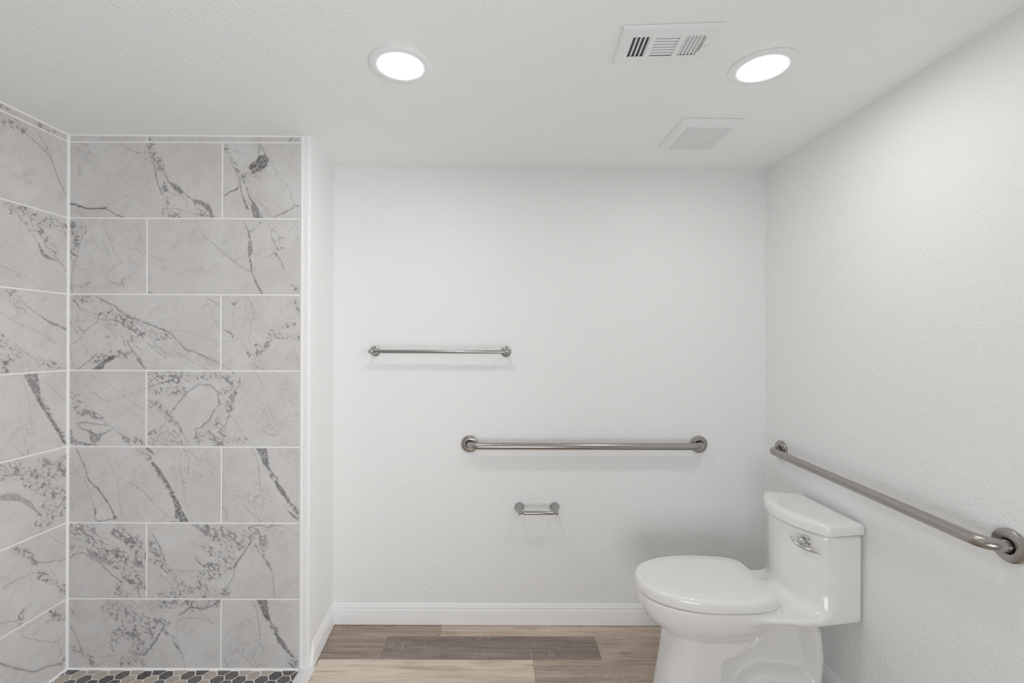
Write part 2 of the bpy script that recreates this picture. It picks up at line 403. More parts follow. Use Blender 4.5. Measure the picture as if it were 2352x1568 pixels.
BACK_VEINS = """
v 5.2 0.8:-1401,2145 -1389,2132
v 2.6 0.6:-957,2146 -945,2129
b 10.5 0.5:-826,2132 -792,2142
v 2.6 0.45:-1513,2122 -1490,2106 -1456,2087 -1426,2079 -1403,2085
v 2.1 0.4:-1456,2087 -1426,2073 -1397,2049 -1373,2035
b 19.2 0.25:-1389,2119 -1384,2085 -1367,2052 -1350,2022
v 3.5 0.8:-1373,2031 -1369,2001 -1363,1967 -1350,1933 -1339,1912
v 3.5 0.6:-1350,2026 -1331,1997 -1320,1976
s 0.75:-1327,1984 -1308,1963 -1278,1950 -1257,1925 -1269,1917 -1295,1938 -1316,1963
v 3.5 0.7:-1278,1950 -1257,1923 -1231,1900 -1206,1887
s 0.7:-1335,1967 -1325,1950 -1318,1929 -1331,1925 -1341,1940
v 2.6 0.5:-1339,1925 -1320,1929 -1295,1914 -1269,1912 -1252,1900
b 10.5 0.2:-1329,1900 -1316,1878 -1331,1849
v 2.1 0.4:-1252,1900 -1240,1870 -1235,1845
v 2.6 0.5:-1324,1857 -1278,1857 -1240,1841 -1201,1834 -1163,1832 -1134,1820
b 14 0.3:-1206,1883 -1193,1849 -1168,1828
s 0.75:-1210,1894 -1185,1889 -1151,1871 -1138,1837 -1132,1820 -1142,1820 -1155,1845 -1176,1868 -1206,1883
b 19.2 0.25:-1328,1836 -1303,1832 -1282,1826
v 5.2 0.95:-1713,1876 -1692,1874 -1671,1864 -1637,1857 -1599,1856 -1565,1859
v 3.5 0.8:-1565,1857 -1544,1844 -1519,1831 -1493,1821
c 29.8 0.25:-1706,2110 -1655,2093 -1634,2068
c 8.8 0.4:-1676,2029 -1671,1991
c 17.5 0.25:-1709,1843 -1654,1835
p 49 0.5:-1477,1899 -1443,1874 -1409,1849
b 10.5 0.3:-1092,2116 -1075,2078 -1054,2040 -1037,2002 -1020,1981
v 2.6 0.6:-1071,2057 -1054,2023 -1033,1985 -1029,1960
v 3.5 0.7:-957,2119 -953,2095 -957,2066
v 3.5 0.7:-953,2117 -932,2083 -917,2053
s 0.9:-953,2070 -932,2074 -915,2057 -925,2028 -948,2011 -978,2002 -995,2023 -987,2040 -965,2051
b 17.5 0.4:-1029,1989 -995,1990 -965,2000 -944,2011
b 12.2 0.5:-1012,1973 -999,1964
v 2.6 0.5:-1050,2093 -1029,2082 -1006,2072
v 4.4 0.85:-1094,1909 -1075,1922 -1054,1930 -1039,1941
v 2.6 0.6:-1039,1941 -1033,1960 -1020,1977
v 3.5 0.8:-1029,1958 -1024,1926 -1011,1884
s 0.8:-1014,1896 -994,1854 -1005,1860
v 3.5 0.8:-1003,1943 -995,1913 -978,1884
s 0.75:-986,1896 -965,1875 -937,1821 -973,1820 -982,1854
v 1.8 0.35:-986,1913 -944,1880 -914,1859
v 1.8 0.35:-973,1897 -935,1867 -918,1842
v 2.6 0.5:-948,1837 -922,1840 -901,1823
v 3.5 0.7:-901,1821 -872,1833 -846,1846 -821,1859 -810,1872 -789,1868
v 2.1 0.4:-915,2066 -893,2028 -883,2000 -859,1969 -834,1939 -825,1918 -817,1893 -808,1876
b 24.5 0.4:-1705,1797 -1675,1784
b 19.2 0.45:-1692,1763 -1683,1721 -1696,1683
v 2.6 0.6:-1648,1797 -1645,1767 -1662,1746 -1675,1691 -1691,1640
v 3.5 0.7:-1713,1695 -1691,1670 -1679,1666
v 2.6 0.6:-1713,1670 -1694,1640 -1702,1598 -1704,1556 -1699,1518
v 1.8 0.4:-1691,1636 -1662,1611 -1628,1581
b 10.5 0.25:-1708,1543 -1670,1547 -1636,1556
v 1.8 0.4:-1584,1806 -1565,1763 -1548,1725 -1539,1700
v 1.8 0.4:-1626,1763 -1616,1729 -1599,1708
v 1.8 0.4:-1586,1730 -1560,1687 -1543,1645 -1535,1607
v 1.8 0.4:-1539,1704 -1527,1671 -1493,1628
v 2.6 0.5:-1552,1565 -1509,1552 -1497,1578
v 2.6 0.5:-1497,1561 -1492,1535
p 42 0.6:-1459,1747 -1434,1705 -1442,1641
p 42 0.6:-1556,1607 -1471,1603
v 1.8 0.3:-1204,1807 -1184,1765 -1176,1748
v 2.6 0.5:-1176,1748 -1133,1714 -1078,1668 -1027,1626 -983,1605
v 3.9 0.75:-1011,1799 -996,1770 -990,1740
s 0.65:-992,1736 -981,1723 -979,1681 -994,1664 -998,1706
v 4.4 0.75:-992,1668 -985,1639 -981,1605 -968,1571
v 5.2 0.8:-968,1571 -955,1546 -938,1514
v 3.1 0.55:-990,1765 -969,1774 -956,1795 -943,1808
v 1.8 0.35:-977,1685 -943,1668 -911,1662
v 2.6 0.5:-901,1778 -905,1749 -884,1711
v 2.6 0.5:-901,1778 -880,1762
b 12.2 0.4:-863,1745 -867,1711 -884,1685
v 3.1 0.6:-911,1662 -892,1685 -867,1656 -854,1622
v 1.8 0.35:-854,1622 -828,1576
v 1.8 0.35:-816,1791 -838,1766
v 1.8 0.35:-808,1791 -795,1770
b 8.8 0.5:-820,1555 -799,1529
v 1.8 0.3:-1395,1675 -1357,1658 -1319,1650
v 1.8 0.3:-1353,1625 -1311,1604 -1273,1595 -1230,1612 -1192,1621 -1154,1600
s 0.6:-1397,1531 -1374,1515 -1395,1514
p 42 0.3:-1366,1781 -1239,1756 -1189,1748
b 17.5 0.35:-1708,1498 -1663,1492 -1630,1494
v 3.5 0.75:-1696,1494 -1679,1469 -1663,1444
v 2.6 0.5:-1667,1461 -1642,1444 -1596,1432 -1600,1403
v 2.6 0.55:-1710,1407 -1691,1378 -1666,1340 -1637,1378 -1600,1403
b 8.8 0.35:-1675,1386 -1654,1365
v 1.8 0.4:-1710,1461 -1683,1448 -1675,1424 -1687,1403 -1642,1413
v 3.5 0.7:-1605,1505 -1567,1484 -1530,1466 -1513,1449
v 3.5 0.75:-1513,1449 -1480,1426 -1438,1412 -1392,1395 -1351,1379 -1305,1360
b 19.2 0.45:-1592,1426 -1546,1441 -1513,1426 -1463,1414
b 14 0.35:-1546,1407 -1496,1395 -1455,1374 -1421,1358
v 3.1 0.65:-1579,1411 -1530,1412 -1488,1387 -1455,1368
b 24.5 0.5:-1417,1354 -1380,1358 -1346,1354 -1313,1346
v 3.5 0.7:-1305,1360 -1280,1329 -1242,1292 -1205,1284 -1155,1259 -1109,1238
c 21 0.3:-1371,1325 -1330,1292 -1276,1267 -1246,1255
v 2.6 0.5:-1400,1321 -1371,1292 -1334,1265 -1325,1259
v 2.1 0.4:-1242,1259 -1196,1234 -1147,1209
c 19.2 0.25:-1230,1280 -1172,1255 -1122,1238
c 29.8 0.25:-1559,1391 -1513,1366 -1454,1349
c 26.2 0.22:-1588,1474 -1546,1457 -1513,1441
c 21 0.28:-1480,1416 -1430,1391 -1371,1371
v 1.8 0.35:-1600,1403 -1550,1387 -1521,1349
b 14 0.45:-1488,1316 -1463,1333 -1430,1341
v 3.5 0.6:-1479,1320 -1458,1287 -1433,1258
b 19.2 0.55:-1608,1253 -1566,1258 -1537,1266
b 15.8 0.35:-1521,1274 -1487,1270 -1467,1275
s 0.85:-1537,1270 -1525,1262 -1550,1245 -1570,1237 -1575,1216 -1591,1208 -1620,1210 -1600,1228 -1579,1245 -1558,1258
v 3.5 0.6:-1680,1210 -1654,1232 -1625,1253 -1600,1278
v 2.6 0.5:-1712,1307 -1691,1320 -1662,1340
v 2.1 0.4:-1662,1316 -1637,1287
v 2.1 0.4:-1710,1307 -1704,1266 -1691,1216
s 0.75:-1442,1258 -1425,1254 -1413,1225 -1404,1208 -1425,1233 -1440,1250
v 2.6 0.5:-1454,1316 -1425,1291
s 0.5:-1571,1345 -1550,1345 -1554,1337
v 1.8 0.3:-1405,1412 -1363,1425 -1322,1446
v 1.8 0.3:-1305,1375 -1234,1363 -1164,1342 -1109,1322
v 3.5 0.5:-1168,1504 -1143,1492 -1110,1471
v 1.8 0.35:-1156,1479 -1139,1434 -1110,1367
v 1.8 0.35:-1160,1496 -1164,1471 -1181,1458
v 2.6 0.5:-1002,1505 -985,1488 -977,1459 -969,1434
v 1.8 0.4:-1060,1455 -1056,1421 -1047,1388
v 1.8 0.4:-1010,1488 -1006,1442 -1002,1418
v 1.8 0.4:-1060,1442 -1014,1417 -969,1418
s 0.6:-1064,1478 -1039,1486 -1050,1467
v 3.5 0.7:-1101,1380 -1064,1359 -1056,1343
v 2.1 0.45:-1064,1363 -1022,1330 -997,1293
v 2.1 0.45:-1099,1326 -1060,1326 -1039,1334
v 1.8 0.4:-989,1422 -985,1380 -993,1347 -985,1310
s 0.7:-1003,1289 -981,1276 -989,1260
b 22.8 0.5:-956,1293 -960,1260 -955,1227 -947,1210
b 14 0.4:-927,1293 -910,1335 -877,1356 -848,1347 -794,1343
b 12.2 0.25:-906,1360 -860,1385 -811,1397
v 1.8 0.4:-817,1393 -819,1343 -810,1298 -793,1227 -787,1210
v 2.1 0.4:-931,1289 -914,1322
b 10.5 0.4:-811,1497 -798,1472 -788,1443
v 2.1 0.5:-1099,1234 -1059,1209
p 52.5 0.45:-1031,1451 -998,1422 -977,1389
p 52.5 0.45:-852,1422 -832,1451
v 2.1 0.4:-1660,1162 -1620,1125 -1578,1091 -1512,1071
v 2.1 0.4:-1570,1170 -1520,1129 -1470,1088 -1404,1050
v 1.8 0.3:-1703,1141 -1661,1095 -1636,1066
v 1.8 0.3:-1628,1195 -1570,1162
v 1.8 0.3:-1495,1067 -1437,1030 -1412,1005
c 24.5 0.15:-1620,1108 -1537,1075
b 19.2 0.3:-1703,1116 -1674,1083 -1690,1058
b 14 0.4:-1670,1037 -1628,1037 -1586,1021
v 2.6 0.5:-1653,1054 -1607,1025 -1561,996 -1528,971 -1499,946 -1461,905
v 3.5 0.7:-1678,996 -1640,1002 -1603,992 -1561,988
v 3.5 0.7:-1678,993 -1661,975 -1624,962 -1607,942
s 0.7:-1632,971 -1603,954 -1578,958 -1540,973 -1578,950 -1590,929 -1607,917 -1623,921 -1628,946
v 4.4 0.7:-1705,970 -1698,941 -1677,921 -1628,913 -1598,909
b 14 0.5:-1702,933 -1682,908 -1636,904
b 14 0.45:-1495,938 -1461,930 -1428,926 -1405,909
b 29.8 0.45:-1392,1179 -1346,1171 -1296,1184 -1246,1180
b 22.8 0.4:-1391,1134 -1350,1125 -1304,1130 -1254,1126
b 17.5 0.4:-1213,1180 -1163,1188 -1113,1189 -1072,1172
v 3.5 0.7:-1391,1146 -1354,1155 -1304,1171 -1271,1159
v 3.5 0.7:-1312,1030 -1271,1084 -1238,1122 -1192,1155 -1146,1151 -1117,1126 -1109,1076 -1133,1047 -1146,1018 -1183,981 -1204,976
b 17.5 0.45:-1096,1122 -1063,1139 -1038,1160 -1047,1185
b 19.2 0.4:-1055,1139 -1059,1097 -1071,1060
v 3.1 0.6:-1030,1181 -1026,1156 -1046,1126 -1059,1077 -1071,1031 -1088,981
v 2.1 0.5:-1109,1076 -1080,1072 -1063,1056
v 2.1 0.5:-1129,1051 -1113,1014 -1092,981
b 17.5 0.25:-1391,1075 -1358,1076 -1329,1047 -1316,1030
v 2.6 0.5:-1353,968 -1329,1001 -1312,1018 -1283,1001 -1258,964 -1229,906
b 14 0.4:-1387,955 -1345,963 -1299,959 -1283,947
b 19.2 0.4:-1382,926 -1349,934 -1303,918 -1262,910
b 10.5 0.4:-1304,1013 -1275,989 -1258,960
b 21 0.5:-1162,997 -1129,1010 -1104,981 -1092,952
b 21 0.45:-1191,943 -1154,956 -1121,931 -1096,914
v 3.5 0.6:-1204,976 -1200,943 -1187,906
v 2.1 0.4:-1063,1027 -1034,994 -1021,965
b 15.8 0.2:-1079,927 -1038,931 -1013,935
v 1.8 0.35:-964,1197 -943,1164 -930,1123
v 1.8 0.35:-1013,1139 -997,1118
v 1.8 0.35:-963,1114 -934,1065 -913,1002
v 1.8 0.35:-918,1090 -901,1040 -876,1007
v 2.3 0.45:-934,969 -892,948 -876,969
p 42 0.55:-830,1131 -801,1090 -813,1028
p 42 0.55:-934,1011 -838,1007
v 3.5 0.65:-1681,892 -1669,867 -1654,834
v 4.4 0.75:-1654,838 -1642,804 -1635,775
v 4.4 0.8:-1635,775 -1610,746 -1594,734 -1569,701 -1548,668 -1535,643 -1527,618
v 2.1 0.5:-1644,767 -1635,730 -1618,688 -1606,659
v 4.4 0.8:-1610,655 -1604,643 -1610,622
v 3.1 0.7:-1610,622 -1597,601 -1564,609 -1527,616
s 0.75:-1535,647 -1525,626 -1516,614 -1531,614
v 1.8 0.4:-1573,884 -1548,838 -1527,784
v 2.3 0.5:-1525,780 -1494,772 -1452,751 -1411,722 -1377,685 -1344,652 -1311,619
v 1.8 0.4:-1523,776 -1515,747 -1510,705 -1504,655 -1494,606
v 1.8 0.35:-1523,863 -1513,822
v 1.8 0.35:-1586,807 -1552,784
v 1.8 0.25:-1698,829 -1669,796
v 1.8 0.25:-1702,754 -1660,713 -1627,676
v 1.8 0.25:-1689,796 -1677,788
s 0.85:-1405,897 -1391,897 -1366,872 -1378,874
b 14 0.4:-1445,884 -1411,880 -1386,855
s 0.75:-1384,843 -1370,839 -1345,810 -1324,776 -1307,747 -1290,714 -1299,714 -1319,747 -1332,772 -1353,797
b 12.2 0.6:-1378,834 -1349,801 -1319,756 -1299,718
s 0.85:-1303,710 -1286,706 -1269,681 -1261,652 -1244,627 -1230,602 -1265,602 -1269,615 -1284,619 -1286,656 -1292,685
v 2.3 0.5:-1253,893 -1228,856 -1232,818 -1239,798
v 2.3 0.55:-1249,893 -1216,877 -1191,848
v 1.8 0.4:-1260,881 -1270,839 -1261,797 -1253,756 -1251,719 -1244,673 -1228,636 -1215,602
v 2.3 0.5:-1259,766 -1236,756
p 49 0.6:-1274,810 -1212,806 -1154,827
v 2.1 0.5:-1120,881 -1106,856
s 0.8:-1300,604 -1282,605 -1279,602 -1300,601
v 2.3 0.5:-979,894 -958,857 -950,799 -943,749
s 0.8:-961,898 -919,898 -915,873 -910,828 -900,807 -908,811 -933,836 -942,865
b 10.5 0.6:-925,832 -900,799 -879,761
v 3.5 0.7:-904,807 -887,790 -875,782 -879,766
s 0.75:-887,770 -867,753 -846,724 -825,687 -808,666 -821,670 -850,703 -875,736
b 10.5 0.5:-875,749 -846,707 -816,674
b 12.2 0.5:-816,662 -800,649 -787,629
s 0.75:-835,649 -816,639 -787,610 -812,624
v 1.8 0.3:-877,890 -846,857 -792,803
v 2.3 0.5:-966,761 -945,755
v 2.1 0.45:-943,749 -943,720 -970,686 -970,657 -945,607
v 2.1 0.45:-1012,669 -991,649 -962,624 -941,603
v 1.8 0.35:-943,720 -929,686 -941,641 -958,628
p 49 0.6:-1070,715 -1012,694 -974,699 -929,715
v 2.3 0.5:-1095,665 -1078,640 -1078,607
b 45.5 0.5:-1660,559 -1605,522 -1555,485 -1493,448 -1443,415
b 33.2 0.5:-1510,560 -1473,539 -1443,506 -1418,464
b 29.8 0.55:-1476,385 -1443,361 -1410,352
s 0.55:-1643,497 -1605,480 -1568,456 -1526,439 -1547,427 -1584,447 -1626,464
v 3.5 0.7:-1705,459 -1680,476 -1651,476 -1618,456 -1584,439 -1559,410 -1526,381 -1493,360
s 0.7:-1493,535 -1460,539 -1439,514 -1468,518 -1485,510
s 0.6:-1456,439 -1418,444 -1410,419 -1443,427
s 0.75:-1480,369 -1451,369 -1439,354 -1468,356
b 21 0.4:-1505,352 -1509,315 -1476,302
v 3.5 0.7:-1439,340 -1422,298
v 3.5 0.7:-1439,356 -1399,340
b 15.8 0.3:-1701,580 -1693,538 -1701,497
b 10.5 0.4:-1668,580 -1606,572
s 0.6:-1531,576 -1493,552 -1502,543 -1518,564
v 4.4 0.6:-1373,548 -1356,519 -1335,477 -1323,436
b 21 0.35:-1385,527 -1368,485 -1348,461
b 15.8 0.5:-1385,448 -1343,436 -1314,411 -1302,398
v 2.3 0.5:-1302,409 -1264,405 -1185,407
b 19.2 0.5:-1293,386 -1277,361 -1243,340
b 21 0.5:-1335,315 -1293,315 -1252,324 -1206,336
v 2.6 0.5:-1343,394 -1310,361 -1285,332
s 0.6:-1219,592 -1190,590 -1153,557 -1115,540 -1140,544 -1186,569
b 29.8 0.45:-1161,569 -1128,549 -1094,528 -1069,516
b 24.5 0.4:-1094,561 -1061,553 -1045,541
b 24.5 0.4:-1036,520 -1003,545 -978,566
b 19.2 0.5:-1173,503 -1140,486 -1102,474
b 24.5 0.4:-1078,474 -1057,499 -1015,516
v 3.5 0.65:-1202,465 -1190,440 -1165,424 -1136,436
b 29.8 0.35:-1152,416 -1102,424 -1061,441
b 24.5 0.35:-1177,382 -1135,386 -1102,403
v 5.2 0.8:-970,541 -986,516 -1011,478 -1032,449 -1048,420
v 3.1 0.6:-1048,420 -1048,387 -1069,353 -1094,312
v 2.3 0.5:-1090,457 -1061,455 -1028,460
b 21 0.4:-1189,345 -1160,341 -1160,312
b 24.5 0.35:-1143,320 -1102,320 -1077,316
b 21 0.2:-961,562 -941,541 -928,499
b 12.2 0.45:-957,508 -936,483 -928,462
s 0.6:-926,454 -907,441 -899,408 -915,429
v 2.8 0.6:-936,470 -911,429 -894,396 -890,358 -888,300
v 3.1 0.6:-974,587 -945,591 -916,580 -899,587 -893,595
v 2.1 0.4:-891,591 -849,587 -808,562 -783,546
v 1.8 0.3:-924,549 -878,558 -833,556
v 1.8 0.3:-887,570 -837,562 -787,550
b 42 0.45:-1529,261 -1487,235 -1456,204 -1425,173
b 36.8 0.45:-1518,152 -1466,152 -1425,137 -1388,132
b 36.8 0.4:-1414,199 -1373,178 -1342,194
c 42 0.25:-1519,277 -1467,251 -1415,277 -1363,272
b 22.8 0.4:-1337,277 -1274,277 -1207,267 -1113,283
v 5.2 0.7:-1269,231 -1248,241 -1222,262 -1176,257 -1145,262 -1103,288
v 1.8 0.4:-1259,236 -1217,246 -1170,226 -1134,200
v 2.3 0.45:-1269,210 -1217,220 -1155,210 -1134,195
v 4.4 0.75:-1321,194 -1347,152 -1367,121 -1388,90
b 22.8 0.5:-1445,85 -1414,90 -1388,100
s 0.6:-1456,79 -1414,74 -1388,95 -1398,69 -1435,66
b 21 0.6:-1492,38 -1461,43 -1445,64
c 21 0.5:-1435,48 -1419,33
v 3.5 0.65:-1326,210 -1316,194
b 12.2 0.4:-1316,158 -1290,137 -1279,111
v 3.1 0.6:-1284,116 -1258,75 -1248,44 -1245,18
s 0.6:-1287,121 -1269,101 -1263,80 -1279,101
v 2.1 0.5:-1279,199 -1274,137
b 15.8 0.5:-1695,99 -1663,84 -1632,58 -1606,22
v 3.5 0.6:-1700,182 -1679,141 -1663,99 -1653,63
v 2.3 0.4:-1627,63 -1570,61 -1528,66
s 0.5:-1547,118 -1534,105 -1526,79 -1539,89
b 15.8 0.4:-1539,235 -1503,209 -1461,194
v 3.5 0.6:-1699,250 -1692,234
c 31.5 0.15:-1674,224 -1570,224
v 2.3 0.5:-977,288 -956,251 -948,193 -941,143
s 0.8:-958,293 -917,293 -913,268 -908,222 -898,201 -906,206 -931,230 -940,259
b 10.5 0.6:-923,226 -898,193 -877,156
v 3.5 0.7:-902,201 -885,185 -873,177 -877,160
s 0.75:-885,164 -864,147 -844,118 -823,81 -806,60 -818,65 -848,98 -873,131
b 10.5 0.5:-873,143 -844,102 -814,69
b 12.2 0.5:-814,56 -798,44 -785,23
s 0.75:-833,44 -814,33 -785,4 -810,19
v 1.8 0.3:-875,285 -844,251 -790,198
v 2.3 0.5:-964,155 -943,149
v 2.1 0.45:-941,143 -941,114 -968,81 -968,52 -943,2
v 2.1 0.45:-1010,64 -989,43 -960,18 -939,-2
v 1.8 0.35:-941,114 -927,81 -939,35 -955,23
p 49 0.6:-1068,109 -1010,89 -972,93 -927,110
v 2.3 0.5:-1093,59 -1076,35 -1076,1
"""
LEFT_VEINS = """
b 8.8 0.4:1721,2136 1803,2134
b 7 0.3:1600,2139 1635,2138
b 21 0.4:1600,2097 1635,2095 1671,2093
v 3.5 0.55:1659,2094 1709,2072 1755,2052 1790,2019 1811,1966 1848,1903
v 2.6 0.5:1728,2106 1755,2079 1783,2037 1811,1973
v 1.8 0.4:1601,1934 1635,1922 1716,1906
v 1.8 0.4:1833,2071 1850,2057
b 28 0.5:1647,1802 1684,1794 1736,1776 1812,1782 1847,1770
b 24.5 0.45:1710,1762 1763,1723 1791,1682
v 2.6 0.5:1636,1805 1672,1765 1710,1724 1743,1679
s 0.75:1739,1691 1756,1661 1798,1642 1812,1638 1777,1639 1746,1653
v 3.5 0.6:1791,1661 1820,1639 1852,1603
s 0.6:1657,1561 1676,1551 1660,1555
v 1.8 0.3:1602,1589 1636,1577 1698,1560 1750,1515
b 19.2 0.4:1637,1502 1655,1473 1673,1443
v 2.6 0.5:1667,1487 1698,1451 1750,1416
v 5.2 0.75:1750,1416 1792,1394 1853,1372
v 5.2 0.2:1602,1426 1649,1392 1724,1369 1806,1316
b 24.5 0.4:1603,1335 1626,1311 1661,1285
b 21 0.55:1608,1275 1632,1255 1620,1219
v 2.6 0.5:1661,1304 1699,1278 1738,1251
b 21 0.4:1744,1244 1800,1228 1849,1208
s 0.75:1685,1202 1734,1203 1741,1149 1745,1103 1777,1052 1827,965 1853,911 1836,923 1794,1003 1753,1071 1722,1128
b 12.2 0.5:1745,1103 1785,1035 1844,929
v 1.8 0.4:1675,1199 1700,1131 1708,1063 1712,1010 1686,970 1701,908
p 35 0.5:1623,1005 1686,1000 1730,1022
v 1.8 0.4:1651,949 1686,912
v 1.8 0.3:1757,1178 1801,1135 1852,1081
b 33.2 0.5:1604,876 1658,861 1731,810 1794,807 1849,815
b 36.8 0.5:1709,817 1778,749 1845,712
b 33.2 0.5:1763,693 1811,660 1845,663
s 0.5:1604,792 1658,781 1709,734 1732,693 1680,744 1604,781
v 3.5 0.5:1604,778 1673,751 1732,689 1755,657
b 21 0.4:1747,637 1779,640
b 19.2 0.4:1746,874 1794,838 1849,864
b 15.8 0.4:1652,581 1702,544 1732,492
v 3.1 0.6:1710,503 1771,481 1855,453
b 17.5 0.55:1748,446 1788,403 1821,362 1855,328
v 2.3 0.45:1605,462 1659,469 1725,465 1748,446
v 2.6 0.5:1787,442 1812,406
v 1.8 0.4:1779,582 1812,545 1854,510
b 12.2 0.5:1681,340 1674,308 1663,293
v 2.6 0.5:1606,349 1646,329 1688,314
v 1.8 0.4:1605,507 1625,497
v 2.6 0.5:1722,234 1764,253 1821,243
v 2.1 0.45:1674,279 1685,250 1749,194 1813,148 1856,165
b 15.8 0.4:1788,278 1838,224 1855,230
v 2.3 0.5:1817,142 1839,80
v 5.2 0.65:1606,209 1646,167 1689,126 1726,92 1765,83 1830,53
b 14 0.35:1830,53 1856,60
"""

# ================================================================== THE ROOM
ROWS = [.0125, .294, .599, .904, 1.209, 1.514, 1.819, 2.124]
G = .0056
def grid_rows(top):
    r = []
    for i, z in enumerate(ROWS):
        z1 = ROWS[i+1] if i+1 < len(ROWS) else top
        r.append((z + G/2, z1 - (G/2 if i+1 < len(ROWS) else 0)))
    return r
SB = parse_strokes(BACK_VEINS); SL = parse_strokes(LEFT_VEINS)
JA, JB = -1.4015, -1.1022
# ---- tiled end wall of the shower
tm = TileMesh()
fn = lambda a, z, t: np.stack([a, Y_TILE + .004 - t, z], -1)
L0 = X_LEFT + .003
for i, (z0, z1) in enumerate(grid_rows(2.150)):
    j = JB if i % 2 == 0 else JA
    j += (.0035, .0025, .002, 0, -.001, .001, .003, -.001)[i]
    for a0, a1 in ((L0 + .002, j - G/2), (j + G/2, X_TILE_R)):
        mm = [s for s in SB if a0*1000-3 < np.mean([p[0] for p in s[2]]) < a1*1000+3 and z0*1000-4 < np.mean([p[1] for p in s[2]]) < z1*1000+4]
        tm.tile(a0, a1, z0, z1, .0019, mm, fn)
yb = Y_TILE + .0012
wall_shower = struct(tm.build('wall_shower', False, [[(X_LEFT, yb, 0), (X_TILE_R, yb, 0), (X_TILE_R, yb, 2.156), (X_LEFT, yb, 2.156)]]))
# ---- tiled left wall
tm = TileMesh()
fn = lambda a, z, t: np.stack([np.full(a.shape, X_LEFT - .004) + t, a, z], -1)
Y_SH = .30
for i, (z0, z1) in enumerate(grid_rows(2.1515)):
    cuts = [Y_TILE - .003]
    y = Y_TILE - (.315 if i % 2 else .612)
    while y > Y_SH + .05: cuts.append(y); y -= .6145
    cuts.append(Y_SH)
    for k, (b1, b0) in enumerate(zip(cuts, cuts[1:])):
        vis = k == 0
        if vis:
            mm = [s for s in SL if z0*1000-6 < np.mean([p[1] for p in s[2]]) < z1*1000+6]
        else:   # repeat the printed figure of a visible tile further along the wall
            src = (i*3 + k*2) % 7; dz = (ROWS[src]-z0)*1000; w = SB; mm = []
            for s in w:
                m = np.mean([p[1] for p in s[2]])
                if ROWS[src]*1000 < m < ROWS[src+1]*1000: mm.append((s[0], s[1], [(p[0]+1717+b0*1000, p[1]-dz) for p in s[2]]))
        tm.tile(b0 + G/2, b1 - (G/2 if k else 0), z0, z1, .0021 if vis else .005, mm, fn)
xb = X_LEFT - .0012
wall_left = struct(tm.build('wall_left', True, [[(xb, Y_TILE+.004, 0), (xb, Y_SH, 0), (xb, Y_SH, 2.16), (xb, Y_TILE+.004, 2.16)]]))
# caulked inside corner and ceiling joint of the shower
bm = bmesh.new()
add_prism(bm, [(X_LEFT-.003, Y_TILE+.003), (X_LEFT+.0075, Y_TILE+.003), (X_LEFT+.0045, Y_TILE-.0045), (X_LEFT-.003, Y_TILE-.0075)], lambda p: (p[0], p[1], .012), lambda p: (p[0], p[1], 2.152))
cz = 2.1525
add_prism(bm, [(Y_TILE+.003, 0), (Y_TILE+.003, -.0062), (Y_TILE-.001, -.0052), (Y_TILE-.0045, 0)], lambda p: (X_LEFT-.002, p[0], ceil_z(X_LEFT)-.0005+p[1]), lambda p: (X_TILE_R, p[0], ceil_z(X_TILE_R)-.0005+p[1]))
add_prism(bm, [(X_LEFT-.003, 0), (X_LEFT-.003, -.0065), (X_LEFT+.001, -.0055), (X_LEFT+.0045, 0)], lambda p: (p[0], Y_SH, ceil_z(X_LEFT)-.0005+p[1]), lambda p: (p[0], Y_TILE, ceil_z(X_LEFT)-.0005+p[1]))
add_prism(bm, [(Y_TILE+.003, .0105), (Y_TILE+.003, .019), (Y_TILE-.0012, .0175), (Y_TILE-.006, .0125), (Y_TILE-.006, .0105)], lambda p: (X_LEFT-.002, p[0], p[1]), lambda p: (X_TILE_R, p[0], p[1]))
add_prism(bm, [(X_LEFT-.003, .0105), (X_LEFT-.003, .019), (X_LEFT+.0012, .0175), (X_LEFT+.008, .0125), (X_LEFT+.008, .0105)], lambda p: (p[0], Y_SH, p[1]), lambda p: (p[0], Y_TILE, p[1]))
struct(obj('trim_2', bm, M_GROUT))

# ---- painted walls
def wall(name, x0, x1, y0, y1, z0, z1, bevel=0):
    bm = bmesh.new(); add_box(bm, x0, x1, y0, y1, z0, z1)
    return struct(obj(name, bm, M_WALL, bevel=bevel))
wall('wall_back', -.775, X_RIGHT + .1, Y_BACK, Y_BACK + .1, -.05, 2.25)
wall('wall_right', X_RIGHT, X_RIGHT + .1, Y_FRONT, Y_BACK + .1, -.05, 2.25)
# return between the shower wall and the back wall, with its rounded plaster corner
bm = bmesh.new()
prof = [(-.7875, Y_TILE - .0008), (-.757, Y_TILE - .0012)]
for k in range(1, 7):
    t = k/6*PI/2; prof.append((-.757 + .0095*math.sin(t), Y_TILE + .0083 - .0095*math.cos(t)))
prof += [(-.7670, Y_BACK), (-.80, Y_BACK), (-.80, Y_TILE + .006), (-.7875, Y_TILE + .006)]
add_prism(bm, prof, lambda p: (p[0], p[1], 0), lambda p: (p[0], p[1], 2.2))
struct(obj('wall_partition', bm, M_WALL, auto=40))
# bright edge strip finishing the tile
bm = bmesh.new()
add_prism(bm, [(-.7905, Y_TILE-.0002), (-.7835, Y_TILE-.0042), (-.7800, Y_TILE-.0035), (-.7785, Y_TILE), (-.7785, Y_TILE+.003), (-.7905, Y_TILE+.003)],
          lambda p: (p[0]+.0025, p[1], .014), lambda p: (p[0]+.0025, p[1], 2.15))
struct(obj('trim_3', bm, M_TRIM))
wall('wall_left_front', X_LEFT - .1, X_LEFT, Y_FRONT, Y_SH, -.05, 2.25)
